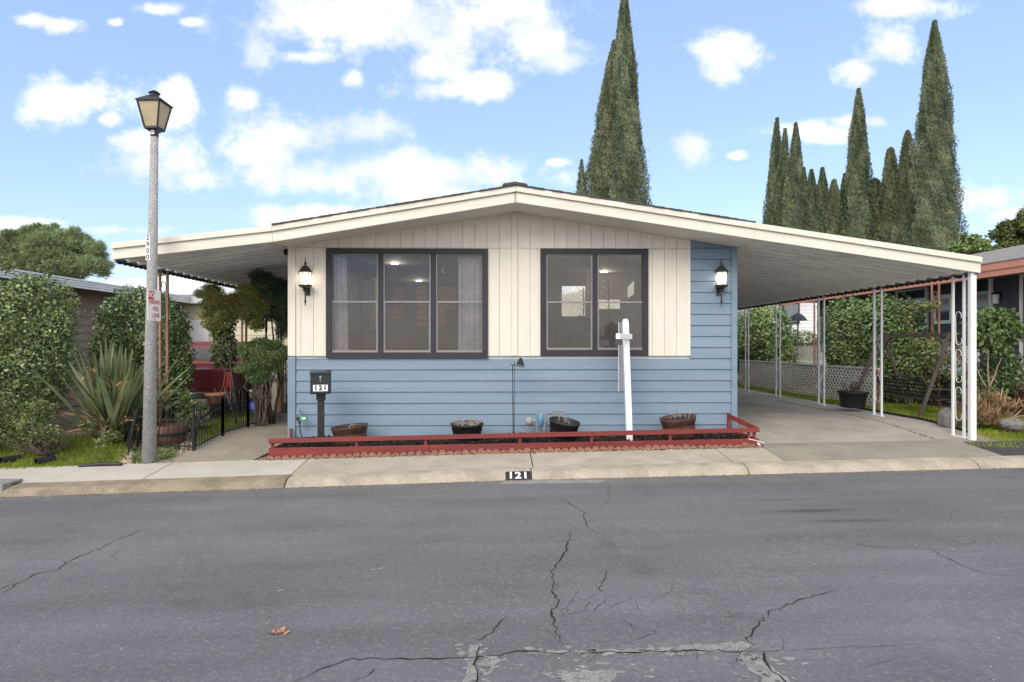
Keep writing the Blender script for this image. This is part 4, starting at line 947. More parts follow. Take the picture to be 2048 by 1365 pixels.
# spigot with hose timer
y = 10.6; sp = thing('hose_timer', 'outdoor tap with green hose timer at the left end of the wall', 'hose timer', at(600, 838, y))
b = MB(); b.tube([at(599,822,10.72), at(599,822,y), at(600,832,y)], .013, 8); b.lathe([(.03, 0), (.03, .008)], at(599, 820, y-.02), 10); b.build('tap', 'galv', sp)
b = MB(); b.obox(at(607,838,y-.02), (.115, .05, .06), (0, -.06, 0)); gr = b.build('timer', 'greenplastic', sp, bevel=.01)
b = MB(); b.obox(at(608,837.5,y-.05), (.06, .008, .03), (0, -.06, 0)); b.build('label', 'signwhite', gr)
b = MB(); b.lathe([(.03, -.03), (.036, 0), (.03, .03)], at(597, 838, y-.01), 14, Matrix.Rotation(pi/2, 3, 'X')); b.lathe([(.026, -.02), (.02, .02)], at(599, 845, y), 10); b.build('valve', 'black', sp)
b = MB(); b.tube([at(599,845,y), at(600,860,y), at(603,873,y), at(608,880,y-.1), at(616,888,y-.2), at(625,892,y-.3)], .011, 8); b.build('hose', 'black', sp, smooth=True)
# real estate sign post
y = 10.12; bx_ = at(1259, 884, y)
rs = thing('sign_post', 'white wooden realty sign post with a short arm, leaning slightly, seen edge on', 'sign post', bx_)
tx = at(1250.5, 638, y); 
b = MB(); u = (Vector(tx)-Vector(bx_)); b.bar(Vector(bx_)-u*.05, Vector(bx_)+u*.975, .092, .085, up=(0,1,0)); 
pt = Vector(bx_)+u*.975; k = .046; b.add([(pt.x-k, y-.047, pt.z), (pt.x+k, y-.047, pt.z), (pt.x+k, y+.047, pt.z), (pt.x-k, y+.047, pt.z), (pt.x-.025, y-.03, pt.z+.045), (pt.x+.03, y-.03, pt.z+.045), (pt.x+.03, y+.03, pt.z+.045), (pt.x-.03, y+.03, pt.z+.045)], [(0,3,2,1),(4,5,6,7),(0,1,5,4),(1,2,6,5),(2,3,7,6),(3,0,4,7)])
b.build('post', 'whitewood', rs, bevel=.004)
ca = Vector(at(1248, 673.5, y-.03)); ang = radians(65)
b = MB(); d = Vector((-cos(ang), sin(ang)*-1, 0)); e0 = ca+Vector((.12, .10, 0)); e1 = ca+Vector((-.165, -.36, 0))
b.bar(e0, e1, .07, .085); b.build('arm', 'whitewood', rs, bevel=.004)
# panel hanging behind the post, under the rear arm
b = MB(); dd = Vector((.10, .60, 0)); c0 = Vector(at(1235, 683, y+.05)); zt_ = c0.z; zb2 = wz(1235, 783, y+.05)
P0 = Vector((at(1236.5, 700, y)[0], y-.02, 0)); P1 = Vector((at(1250, 700, y+.6)[0]+.02, y+.60, 0))
def pnl(b, z0, z1, s0, s1, w=.008):
    a = P0.lerp(P1, s0); c = P0.lerp(P1, s1); nx_ = (c-a).normalized().cross(Vector((0,0,1)))*w/2
    b.add([a-nx_+Vector((0,0,z0)), a+nx_+Vector((0,0,z0)), c+nx_+Vector((0,0,z0)), c-nx_+Vector((0,0,z0)), a-nx_+Vector((0,0,z1)), a+nx_+Vector((0,0,z1)), c+nx_+Vector((0,0,z1)), c-nx_+Vector((0,0,z1))], [(0,1,2,3),(7,6,5,4),(0,4,5,1),(1,5,6,2),(2,6,7,3),(3,7,4,0)])
pnl(b, zb2, zt_-.06, 0, .9); b.build('hanging_panel', 'greyboard', rs)
b = MB(); pnl(b, zt_+.06, wz(1232, 645, y), .0, .8); b.build('top_rider', 'greyboard', rs)
# dead leaf on road, small scraps
def leafpile(px, py, n, s, nm, lab, mt='deadleaf', sp=.05):
    g = gpt(px, py); b = MB(); rr_ = random.Random(n)
    t = thing(nm, lab, 'leaf', g)
    for i in range(n):
        p = Vector((g[0]+rr_.gauss(0, sp), g[1]+rr_.gauss(0, sp*.8), g[2]+.005)); a = rr_.random()*6.28; l_ = s*rr_.uniform(.6, 1.2)
        d = Vector((cos(a)*l_, sin(a)*l_, rr_.uniform(.0, .025))); n_ = Vector((-sin(a), cos(a), rr_.uniform(0, .8)))*l_*.25
        b.add([p, p+d*.5+n_, p+d, p+d*.5-n_*.8], [(0,1,2,3)])
    b.build('dry_leaf', mt, t, recalc=False)
leafpile(556, 1267, 14, .042, 'dead_leaf_clump', 'crumpled orange brown dead leaf lying alone on the road', sp=.028)
leafpile(320, 1327, 1, .05, 'bark_scrap', 'small dark scrap lying on the road at lower left', 'darktwig', .012)
# ============================================================ LEFT GARDEN
def fence_panel(t, p, q, h, n, lean=0, arches=True, mt='black'):
    """iron fence panel in world coordinates from p to q"""
    p = Vector(p); q = Vector(q); d = q-p; b = MB(); L_ = Vector((lean, 0, 0))
    up = Vector((0, 0, 1))+L_
    b.bar(p+up*.06, q+up*.06, .014, .02); b.bar(p+up*h*.80, q+up*h*.80, .014, .02)
    b.build('rail', mt, t)
    for k in (0, 1):
        c = MB(); a = (p, q)[k]; c.bar(a-up*.05, a+up*(h+.03), .035); c.lathe([(.001, h+.075), (.02, h+.055), (.012, h+.03)], a+L_*h, 8); c.build('post', mt, t)
    c = MB()
    for i in range(1, n):
        a = p+d*i/n; c.tube([a+up*.0, a+up*h*.98], .0065, 5)
    if arches:
        for i in range(1, n-2, 3):
            a = p+d*(i+.0)/n; e = p+d*(i+2)/n; pts = [a+up*h*.95]
            for k in range(9): th_ = pi-k*pi/8; pts.append((a+e)/2+(e-a)*.5*cos(th_)+up*(h*1.0+.13*sin(th_)))
            pts.append(e+up*h*.95); c.tube(pts, .0065, 5)
    c.build('pickets', mt, t)
def ff(px, py): g = gpt(px, py); return (g[0], g[1], g[2])
A0 = ff(387, 903); A3 = ff(540, 846)
A0 = Vector(A0); A3 = Vector(A3); nP = 3
for i in range(nP):
    p = A0.lerp(A3, i/nP); q = A0.lerp(A3, (i+1)/nP); p.z = G(p.x, p.y); q.z = G(q.x, q.y)
    t = thing('fence_panel', ['low black iron fence panel beside the path, nearest the street', 'middle low black iron fence panel beside the path', 'low black iron fence panel beside the path, farthest and next to the steps'][i], 'iron fence', p, 0, 'black iron fence panels beside the path')
    fence_panel(t, p, q, .62, 11)
Bq = Vector(ff(275, 893)); 
t = thing('fence_panel', 'leaning black iron fence panel behind the lamp pole, in front of the barrel', 'iron fence', Bq); pA = Vector((A0.x-.03, A0.y+.05, A0.z)); fence_panel(t, Bq, pA, .58, 12, lean=.18)
t = thing('fence_panel', 'dense dark fence panel leaning outward at the left end, beside the spiky plant', 'iron fence', ff(258, 905)); p = Vector(ff(258, 905)); q = p+Vector((-.42, .62, .06))
b = MB()
for i in range(26): a = p.lerp(q, i/25); b.bar(a+Vector((0,0,.03)), a+Vector((.12,0,.66)), .014, .012)
for h in (.04, .2, .36, .52, .66): b.bar(p+Vector((.12*h/.66,0,h)), q+Vector((.12*h/.66,0,h)), .02, .02)
b.build('mesh_panel', 'black', t); b = MB(); b.tube([p+Vector((-.02,0,-.05)), p+Vector((.135,0,.7))], .014, 6); b.build('post', 'black', t); b = MB(); b.tube([q+Vector((0,0,-.05)), q+Vector((.135,0,.7))], .014, 6); b.build('post', 'black', t)
# half barrel with leafy plant
y = 10.75; x, _, z = at(338, 893, y)
bt = thing('barrel_planter', 'dark half barrel planter behind the iron fence by the lamp pole', 'planter', (x, y, z))
b = MB(); b.lathe([(.001, 0), (.20, 0), (.25, .12), (.275, .25), (.28, .36), (.255, .36), (.25, .3)], (0,0,0), 24); b.build('barrel', 'barrel', bt, local=True, smooth=True)
b = MB(); b.lathe([(.272, .2), (.283, .21), (.286, .235), (.278, .24)], (0,0,0), 24); b.build('hoop', 'black', bt, local=True); b = MB(); b.lathe([(.25, .3), (.1, .33), (.001, .335)], n=16); b.build('soil', 'soil', bt, local=True)
def plant(name, label, cat, loc, group=None): return thing(name, label, cat, loc, 0, group)
def stems(t, base, tops, r, mt, wob=.05):
    for tp in tops:
        b = MB(); p = Vector(base)+Vector((random.gauss(0, r*1.5), random.gauss(0, r*1.5), 0)); q = Vector(tp); pts = []
        for k in range(7): s_ = k/6; pts.append(p.lerp(q, s_)+Vector((random.gauss(0, wob), random.gauss(0, wob), 0))*sin(s_*pi))
        b.tube(pts, [r*(1-.6*k/6) for k in range(7)], 7); b.build('stem', mt, t, smooth=True)
def bush(name, label, cat, base, blobs, n, leaf, mt, group=None, trunk=True, tb='bark', tr=.03, part='foliage', **kw):
    t = plant(name, label, cat, base, group); foliage(part, blobs, n, leaf, mt, t, **kw)
    if trunk:
        tops = [(bb[0], bb[1], bb[2]) for bb in blobs[:4]]; stems(t, base, tops, tr, tb)
    return t
bx = lambda px, y: wx(px, y)
# tall camellia hedge at left
bush('camellia_hedge', 'tall dense camellia hedge with glossy leaves at the far left edge', 'hedge', (-8.5, 11.4, -.2),
     [(-8.35,11.5,1.75,.85,.75,.85),(-8.45,11.4,.8,.9,.75,.95),(-9.4,11.6,1.5,1,.8,1.1),(-8.0,11.45,2.2,.45,.45,.4),(-9.1,11.5,.5,.9,.8,.9),(-8.0,11.4,1.2,.62,.6,.8),(-10.3,11.6,1.3,.9,.8,1.2)]+clump([(-8.35,11.35,1.55,.95,.8,1.15)], 26, .26, 3), 52000, .062, 'camellia', aspect=.55, shell=.35, rough=.22, gap=.85)
b_ = [o for o in bpy.data.objects if o.name.startswith('camellia_hedge')][0]
stems(b_, (-8.2, 11.4, 1.9), [(-7.5, 11.3, 2.35), (-7.85, 11.35, 2.75), (-8.5, 11.3, 2.8), (-7.35, 11.2, 2.1)], .008, 'darktwig')
for sb in [(-7.5,11.3,2.33,.2,.12,.1),(-7.85,11.35,2.72,.12,.12,.14),(-8.5,11.3,2.75,.2,.12,.12),(-7.3,11.2,2.12,.16,.1,.1)]: foliage('sprig', [sb], 70, .08, 'lowbush', b_, shell=.9)
bush('low_bush', 'low scruffy olive bush with bare brown twigs beneath the tall hedge', 'bush', (-7.0, 10.1, -.3),
     clump([(-7.2,10.3,.12,.62,.5,.42),(-6.6,10.1,-.02,.5,.4,.32),(-7.9,10.2,.2,.6,.5,.45),(-6.1,10.15,-.08,.35,.3,.22),(-8.4,10.4,.15,.6,.5,.5)], 34, 0.38), 11000, .05, 'lowbush', aspect=.5, shell=.6, rough=.25, gap=.6)
bt_ = [o for o in bpy.data.objects if o.name.startswith('low_bush')][0]
stems(bt_, (-6.8, 9.9, -.3), [(-6.8+random.gauss(0, .5), 9.75+random.gauss(0, .1), random.uniform(-.1, .35)) for _ in range(22)], .006, 'darktwig')
# camellias
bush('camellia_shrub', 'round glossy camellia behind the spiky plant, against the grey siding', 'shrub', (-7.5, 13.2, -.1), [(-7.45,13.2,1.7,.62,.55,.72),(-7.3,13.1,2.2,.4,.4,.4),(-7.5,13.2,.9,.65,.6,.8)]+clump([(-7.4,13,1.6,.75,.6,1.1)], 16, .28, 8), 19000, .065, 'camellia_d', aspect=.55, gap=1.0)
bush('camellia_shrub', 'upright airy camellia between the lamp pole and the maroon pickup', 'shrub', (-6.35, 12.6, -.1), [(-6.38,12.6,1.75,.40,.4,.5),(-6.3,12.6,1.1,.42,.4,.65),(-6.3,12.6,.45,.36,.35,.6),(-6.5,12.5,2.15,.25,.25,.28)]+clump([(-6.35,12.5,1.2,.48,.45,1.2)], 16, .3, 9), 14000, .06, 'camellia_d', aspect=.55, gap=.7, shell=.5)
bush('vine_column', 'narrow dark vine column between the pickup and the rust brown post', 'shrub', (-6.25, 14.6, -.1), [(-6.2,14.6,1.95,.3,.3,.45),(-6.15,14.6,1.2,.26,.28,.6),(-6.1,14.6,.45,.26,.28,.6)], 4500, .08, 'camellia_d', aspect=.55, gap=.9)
bush('leafy_plant', 'bright leafy low plant growing beside the barrel behind the iron fence', 'plant', (-5.65, 11.5, -.15), [(-5.75,11.5,.35,.36,.3,.28),(-5.4,11.4,.15,.32,.3,.25),(-5.9,11.6,.1,.4,.3,.3)], 2600, .10, 'camellia', aspect=.5, shell=.7, gap=.6, trunk=False)
# strap-leaf plant
def straps(name, t, base, n, L0, L1, W, mt, spread=.9, arch=.5, rng=None, zmin=None, segs=5, tipw=.1):
    rng = rng or RG; Q = []; rn = []
    for i in range(n):
        a = rng.random()*2*pi; lean = spread*(rng.random()**.8); L_ = L0+(L1-L0)*rng.random(); w = W*(.7+.6*rng.random())
        d = np.array([cos(a)*sin(lean), sin(a)*sin(lean), cos(lean)]); p = np.array(base)+np.array([rng.normal()*.12, rng.normal()*.10, 0]); side = np.array([-sin(a), cos(a), 0]); tw = rng.normal()*.6
        side = side*cos(tw)+np.cross(d, side)*sin(tw); r_ = rng.random(); prev = None
        for k in range(segs+1):
            s_ = k/segs; ww = w*(.35+1.3*s_)*(1 if s_ < .5 else (1-(s_-.5)*2*(1-tipw)))*.9
            l_, r2 = p-side*ww/2, p+side*ww/2
            if prev is not None: Q.append([prev[0], prev[1], r2, l_]); rn.append(r_)
            prev = (l_, r2); d = d+np.array([0, 0, -arch*L_/segs*(.4+s_)]); d = d/np.linalg.norm(d); p = p+d*L_/segs
            if zmin is not None and p[2] < zmin: p[2] = zmin
    return quads(name, np.array(Q), mt, t, np.array(rn), wloc(t))
fb = at(232, 880, 10.75)
fl = plant('strap_leaf_plant', 'large spiky clump of grey green strap leaves left of the lamp pole', 'plant', fb)
straps('green_leaf', fl, fb, 165, .85, 1.75, .085, 'flax', .62, .28); straps('green_leaf', fl, fb, 60, .4, .9, .05, 'flax', 1.0, .6); straps('dry_leaf', fl, fb, 150, .4, 1.2, .03, 'flaxdry', 1.0, 1.0, tipw=.3)
for k in range(7):
    a = at(random.uniform(170, 275), random.uniform(715, 800), 10.6); foliage('dry_flower_head', [(a[0], a[1], a[2], .07, .07, .09)], 40, .16, 'flaxdry', fl, aspect=.16, shell=.9, droop=1.2)
# nandina and the dark tree under the porch roof
bush('nandina_shrub', 'feathery nandina with green and orange leaves hanging under the porch roof', 'shrub', (-4.95, 12.3, -.1), clump([(bx(430,12.2),12.2,2.3,.42,.38,.26),(bx(480,12.2),12.2,2.15,.48,.4,.32),(bx(455,12.3),12.3,1.95,.42,.36,.26),(bx(515,12.2),12.2,1.85,.36,.3,.25),(bx(410,12.2),12.3,2.12,.26,.25,.2),(bx(500,12.1),12.2,2.42,.36,.3,.24)], 44, .46), 34000, .04, 'nandina', aspect=.32, shell=1, rough=.3, gap=.6, tuft=2, droop=.4, tr=.014)
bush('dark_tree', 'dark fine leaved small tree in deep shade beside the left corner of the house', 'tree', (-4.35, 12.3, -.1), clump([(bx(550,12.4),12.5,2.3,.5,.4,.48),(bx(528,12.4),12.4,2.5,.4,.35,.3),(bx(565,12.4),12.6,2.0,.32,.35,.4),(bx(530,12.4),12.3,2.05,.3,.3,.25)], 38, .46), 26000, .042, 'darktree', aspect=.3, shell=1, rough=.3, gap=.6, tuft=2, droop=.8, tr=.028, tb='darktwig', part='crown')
bush('weeping_bush', 'mid green weeping bush with crooked stems below the dark tree, by the steps', 'bush', (-4.45, 12.0, -.12), clump([(bx(530,12),12,1.25,.46,.36,.3),(bx(500,12),12,1.15,.34,.3,.26),(bx(560,12),12.1,1.2,.25,.3,.3),(bx(520,12),12,.95,.42,.3,.22)], 34, .46), 26000, .038, 'midfern', aspect=.3, shell=1, rough=.3, gap=.6, tuft=2, droop=1.0, tr=.022, tb='bark')
bl_ = [o for o in bpy.data.objects if o.name.startswith('weeping_bush')][0]
stems(bl_, (-4.35, 12.05, -.12), [(bx(495+i*11,12.0), 12.0+random.gauss(0,.1), random.uniform(.9, 1.3)) for i in range(7)], .02, 'bark', .09)
# small blue yard sign & terracotta pot
ys = at(508, 812, 12.3)
t = thing('yard_sign', 'small blue octagonal yard sign behind the iron fence', 'yard sign', ys); b = MB(); b.prism([(ys[0]+.105*cos(a*pi/4+pi/8), ys[2]+.115*sin(a*pi/4+pi/8)) for a in range(8)], 12.3, 12.31); b.build('board', 'bluesign', t)
b = MB(); 
for dz, w in ((.04, .07), (0, .08), (-.04, .06)): b.box(ys[0]-w/2-.01, ys[0]+w/2-.01, 12.296, 12.2985, ys[2]+dz-.009, ys[2]+dz+.006)
b.build('pale_bars', 'signwhite', t); b = MB(); b.box(ys[0]-.01, ys[0]+.01, 12.312, 12.33, -.15, ys[2]); b.build('stake', 'galv', t)
pot(433, 786, 806, 44, 13.0, 'pinkish terracotta pot behind the iron fence, below the vine column', 'pinkpot', tilt(0, 0), [(.001,0),(.7,0),(.85,.7),(1,.72),(1,1),(.92,1),(.9,.85)], twigs=4)
# pipes in the grass
for px, py, yy, lb, r_, mtp in ((72, 931, None, 'short black drain pipe end lying in the grass at left', .055, 'black'), (2, 929, None, 'black drain pipe end at the very left edge of the grass', .055, 'black')):
    g = gpt(px, py); t = thing('drain_pipe', lb, 'drain pipe', g); b = MB(); rin = r_*.82; Rp = Matrix.Rotation(radians(55), 3, 'Z') @ Matrix.Rotation(radians(88), 3, 'X')
    b.lathe([(rin, .25), (rin, .002), (r_*1.08, .0), (r_*1.08, .03), (r_, .035), (r_, .26)], (g[0], g[1], g[2]+.05), 16, Matrix.Rotation(radians(-25), 3, 'Z')@Matrix.Rotation(radians(-90), 3, 'X')); b.build('pipe', mtp, t, smooth=False)
g = gpt(200, 934); t = thing('edging_strip', 'loose length of dark plastic edging lying by the sidewalk at left', 'edging', g); b = MB(); b.tube([(g[0]-.3, g[1], g[2]+.01), (g[0], g[1]+.03, g[2]+.03), (g[0]+.3, g[1]+.02, g[2]+.03)], [.02, .03, .03], 8); b.build('strip', 'blackp', t)
# ---- grass, gravel
def grasspatch(name, lab, n, gen, h, mt='grass', w=.008):
    P = np.array([gen() for _ in range(n)]); A = unit(RG.normal(size=(n, 3))*.45+np.array([0, 0, 1.0])); N = RG.normal(size=(n, 3)); Ls = h*(.5+RG.random(n)); V = leafquads(P, A, N, Ls, np.full(n, w))
    return tag(quads(name, V, mt, None, RG.random(n)), lab, None, None, 'stuff')
def inpoly(poly):
    # poly in pixels -> random ground points
    G_ = [gpt(*p) for p in poly]; xs = [p[0] for p in G_]; ys = [p[1] for p in G_]
    def gen():
        while True:
            x = random.uniform(min(xs), max(xs)); y = random.uniform(min(ys), max(ys)); c = False; j = len(G_)-1
            for i in range(len(G_)):
                if (ys[i] > y) != (ys[j] > y) and x < (xs[j]-xs[i])*(y-ys[i])/(ys[j]-ys[i])+xs[i]: c = not c
                j = i
            if c: return (x, y, G(x, y)-.018)
    return gen
grasspatch('grass', 'bright green weedy grass strip beside the left sidewalk', 16000, inpoly([(-120,945),(-120,880),(215,868),(262,893),(240,925),(150,934)]), .055)
grasspatch('grass', 'green grass patch inside the iron fence', 9000, inpoly([(375,880),(440,835),(540,805),(530,830),(400,895)]), .06)
grasspatch('weeds', 'weeds round the foot of the lamp pole', 1400, inpoly([(262,930),(265,895),(360,890),(345,925)]), .045, 'weed', .02)
xx0 = 8.02
def strip(x0, x1, y0, y1):
    def gen():
        x = random.uniform(x0, x1); y = y0+(y1-y0)*random.random(); return (x, y, G(x, y)-.015)
    return gen
grasspatch('grass', 'green lawn strip along the right side of the carport', 26000, strip(8.1, 9.9, 10.2, 15), .06)
grasspatch('grass', 'green lawn strip along the lattice fence', 9000, strip(8.0, 8.7, 15, 24), .07, w=.012)
grasspatch('grass', 'green weedy corner at the right sidewalk', 9000, inpoly([(1935,893),(2200,905),(2200,835),(1960,835)]), .05)
grasspatch('weeds', 'weeds in the joint of the driveway', 500, lambda: (lambda y: (XL+random.gauss(0,.012), y, G(XL,y)))(random.uniform(10.2, 16)), .025, 'weed', .015)
def peb(gen, n, s, nm, lab, mt='pebs'): scatter(nm, [gen() for _ in range(n)], s, mt, lab=lab, flat=.5)
M['pebs'] = leafmat('pebbles', (.16,.12,.09), (.36,.29,.22), (.62,.55,.46), .85, 0, .3, 3, .2)
peb(inpoly([(225,930),(250,860),(345,840),(400,890),(385,905),(345,925)]), 5500, .022, 'gravel', 'white and tan gravel round the lamp pole and fence')
peb(inpoly([(385,905),(545,838),(560,842),(440,890),(400,912)]), 1600, .02, 'gravel', 'gravel edge of the path along the iron fence')
peb(strip(7.97, 8.35, 10.3, 15), 2500, .022, 'gravel', 'gravel along the driveway edge')
# black scalloped lawn edging between the carport posts
t = thing('lawn_edging', 'black scalloped plastic lawn edging along the right side of the driveway', 'edging', (7.98, 12, -.05)); b = MB(); y = post_y(1928)+.3
while y < post_y(1648): b.prism([(y, -.12), (y+.075, -.12), (y+.075, G(8,y)+.03), (y+.055, G(8,y)+.055), (y+.02, G(8,y)+.055), (y, G(8,y)+.03)], 7.965, 7.98, 'x'); y += .078
b.build('edging', 'blackp', t)
# ============================================================ LEFT NEIGHBOURS
nb = thing('neighbour_house', 'grey weathered neighbour house with a long silver corrugated eave at left', 'house', (-11.5, 14, 0))
b = MB(); z = -.1
while z < 2.75: b.add([(-10.35, 12.3, z), (-10.35, 21, z), (-10.372, 21, z+.2), (-10.372, 12.3, z+.2)], [(0,1,2,3)]); b.add([(-10.35, 12.3, z), (-14, 12.3, z), (-14, 12.322, z+.2), (-10.372, 12.322, z+.2)], [(0,1,2,3)]); z += .2
b.box(-16, -10.38, 12.33, 21, -.3, 2.9); b.build('wall', 'ndark', nb)
EX = -9.75; ez = wz(0, 555, EX/ray(0, 555)[0]*ray(0, 555)[1])
b = MB(); y = 8.5
for zz in (0, .055, .11, .165): b.box(EX-.02, EX+.02, 8.5, 20.6, ez+zz, ez+zz+.042)
b.box(EX-.06, EX-.02, 8.5, 20.6, ez, ez+.2)
b.box(-16, EX-.02, 8.5, 20.6, ez+.14, ez+.18); b.build('roof_edge', 'silver', nb)
for yy in (12.6, 16): pass
n2 = thing('neighbour_house', 'pale yellow lap sided neighbour house behind the maroon pickup', 'house', (-9.5, 21, 0))
b = MB(); z = -.2
while z < 2.8: b.add([(-15, 20.98, z), (-5.2, 20.98, z), (-5.2, 21, z+.24), (-15, 21, z+.24)], [(0,1,2,3)]); z += .24
b.box(-15, -5.2, 21.01, 30, -.3, 2.8); b.build('wall', 'ncream', n2)
zt1 = wz(330, 606, 20.8)
b = MB(); b.box(-15.4, -4.9, 20.6, 31, 2.72, 2.98); b.prism([(-15.6, 2.99), (-4.7, 2.99), (-9.5, 3.7)], 20.5, 31); b.build('roof', 'silver', n2)
b = MB(); b.box(wx(398,20.9)-.3, wx(398,20.9)+.3, 20.9, 20.97, 1.3, 2.2); b.build('window_frame', 'signwhite', n2)
b = MB(); b.tube([(wx(357,20.7), 20.85, -.1), (wx(357,20.7), 20.85, 2.8)], .05, 8); b.build('downpipe', 'galv', n2)
n3 = thing('distant_house', 'low far white roofed house seen above the silver eave', 'house', (-19, 34, 0)); b = MB(); b.box(-24, -12, 34, 42, 0, 3.6); b.build('wall', 'whitewall', n3); b = MB(); b.prism([(-24.5, 3.6), (-11.5, 3.6), (-18, 4.7)], 33.5, 42.5); b.build('roof', 'silver', n3)
# pickup truck seen from behind
tk = thing('pickup_truck', 'maroon pickup truck seen from behind between the shrubs at left', 'pickup truck', (-6.55, 13.7, -.1), radians(6))
b = MB(); b.prism([(0, .42), (0, .98), (1.7, 1.0), (1.72, 1.02), (3.4, 1.02), (4.9, .95), (5.0, .45)], -.88, .88, 'x'); b.build('body', 'carred', tk, local=True, bevel=.05)
b = MB(); b.prism([(1.75, 1.0), (1.95, 1.52), (2.2, 1.58), (3.1, 1.56), (3.75, 1.03)], -.72, .72, 'x'); b.build('cab', 'carred', tk, local=True, bevel=.05)
b = MB(); b.prism([(1.79, 1.14), (1.892, 1.41), (1.915, 1.41), (1.815, 1.14)], -.56, .56, 'x'); b.build('rear_window', 'truckglass', tk, local=True)
for s_ in (-1, 1):
    b = MB(); b.prism([(2.0, 1.1), (2.15, 1.48), (3.0, 1.48), (3.4, 1.1)], s_*.722, s_*.732, 'x'); b.build('side_window', 'glassd', tk, local=True)
    b = MB(); b.box(s_*.86-.06, s_*.86+.03, -.012, .04, .6, .92); b.build('tail_light', 'signred', tk, local=True)
    for yy in (1.0, 4.1):
        b = MB(); b.lathe([(.2, -.1), (.34, -.1), (.36, -.05), (.36, .05), (.34, .1), (.2, .1)], (s_*.78, yy, .36), 20, Matrix.Rotation(pi/2, 3, 'Y')); w_ = b.build('wheel', 'tyre', tk, local=True)
        b = MB(); b.lathe([(.2, -.07), (.2, .07)], (s_*.78, yy, .36), 16, Matrix.Rotation(pi/2, 3, 'Y')); b.build('rim', 'chrome', w_, local=True)
b = MB(); b.box(-.70, .70, -.012, 0, .55, .93); tg = b.build('tailgate', 'carred', tk, local=True, bevel=.01); b = MB(); b.box(-.09, .09, -.02, -.013, .82, .87); b.build('handle', 'black', tg, local=True)
b = MB(); b.box(-.9, .9, -.17, -.02, .36, .50); b.build('bumper', 'chrome', tk, local=True, bevel=.02)

scatter('road_grit', [(lambda g: (g[0], g[1], g[2]+.001))(gpt(random.uniform(-80, 2130), 1000+370*random.random()**1.6)) for _ in range(420)], .004, 'pebs', lab='tiny loose grit scattered over the asphalt', flat=.6)
scatter('gutter_debris', [(lambda x: (x, yg(x)-abs(random.gauss(0, .06)), G(x, yg(x)-.05)+.002))(random.uniform(-7, 8)) for _ in range(1500)], .009, 'litter', lab='fine leaf debris and grit lying in the gutter')
# ============================================================ RIGHT GARDEN AND NEIGHBOUR
lf_ = thing('lattice_fence', 'low white diagonal lattice fence along the grass beyond the carport', 'lattice fence', (8.6, 18, 0))
yl0, yl1 = 14.2, 22.5; xlat = 8.6; zt = .86
def lattice_yz(b, y0, y1, z0, z1, x, p=.15, w=.036, t=.008):
    L_ = z1-z0; y = y0-L_
    while y < y1:
        for s_ in (1, -1):
            a = [y, z0] if s_ == 1 else [y+L_, z0]; c = [y+L_, z1] if s_ == 1 else [y, z1]
            def cl(p1, p2):
                if p1[0] < y0: k = (y0-p1[0])/(p2[0]-p1[0]); return [y0, p1[1]+(p2[1]-p1[1])*k]
                if p1[0] > y1: k = (p1[0]-y1)/(p1[0]-p2[0]); return [y1, p1[1]+(p2[1]-p1[1])*k]
                return p1
            if max(a[0], c[0]) > y0+.02 and min(a[0], c[0]) < y1-.02:
                a2, c2 = cl(a, c), cl(c, a); xx = x+(t*1.1 if s_ == 1 else 0); b.bar((xx, a2[0], a2[1]), (xx, c2[0], c2[1]), w, t, up=(1,0,0))
        y += p
b = MB(); lattice_yz(b, yl0, yl1, -.02, zt, xlat); b.build('lattice', 'lattice', lf_)
b = MB(); b.bar((xlat, yl0, zt), (xlat, yl1, zt), .03, .03); b.build('top_cap', 'white', lf_)
b = MB(); b.box(xlat+.03, xlat+.07, yl0+.02, yl0+.06, -.1, zt+.03); b.bar((xlat-.06, yl0-.12, -.05), (xlat+.01, yl0+.04, zt), .04, .04); b.build('end_post', 'rust', lf_)
# tub with dead plant
pot(1705, 783, 816, 56, 13.5, 'wide black plastic tub with a dry dead plant in front of the lattice fence', 'blackp', tilt(0, .03), [(.001,0),(.75,0),(.8,.1),(.93,.85),(1,.86),(1.02,1),(.95,1),(.9,.85)], twigs=40, tm='darktwig', th=.26)
# garden swing
sw = thing('garden_swing', 'brown A frame garden swing with a strapped metal bench seat beyond the carport', 'garden swing', (8.8, 13.1, 0))
X0, Y0, Y1, ZT = 8.85, 12.25, 14.5, 1.60
b = MB(); b.bar((X0, Y0-.06, ZT), (X0, Y1+.06, ZT), .05, .07); b.build('beam', 'brownwood', sw)
for Y_ in (Y0, Y1):
    for s_ in (-1, 1): b = MB(); b.bar((X0+s_*.68, Y_+(-.05 if Y_ == Y0 else .1), -.06), (X0+s_*.03, Y_, ZT+.03), .038, .065); b.build('leg', 'brownwood', sw)
    b = MB(); b.bar((X0-.42, Y_, .62), (X0+.42, Y_, .62), .04, .05) if False else b.bar((X0-.2, Y_, 1.2), (X0+.2, Y_, 1.2), .04, .05); b.build('brace', 'brownwood', sw)
b = MB(); b.bar((X0, Y0+.35, ZT), (X0-.05, Y0+.02, 1.2), .04); b.bar((X0, Y1-.35, ZT), (X0-.05, Y1-.02, 1.2), .04); b.build('brace', 'brownwood', sw)
bk0, bk1 = Vector((X0-.12, 0, .28)), Vector((X0-.32, 0, .74)); yy0, yy1 = Y0+.3, Y1-.35
b = MB(); 
def fr2(v, y): return (v.x, y, v.z)
R_ = [fr2(bk0, yy0), (bk1.x+.02, yy0, bk1.z-.1), (bk1.x, yy0+.1, bk1.z), (bk1.x, yy1-.1, bk1.z), (bk1.x+.02, yy1, bk1.z-.1), fr2(bk0, yy1), fr2(bk0, yy0)]
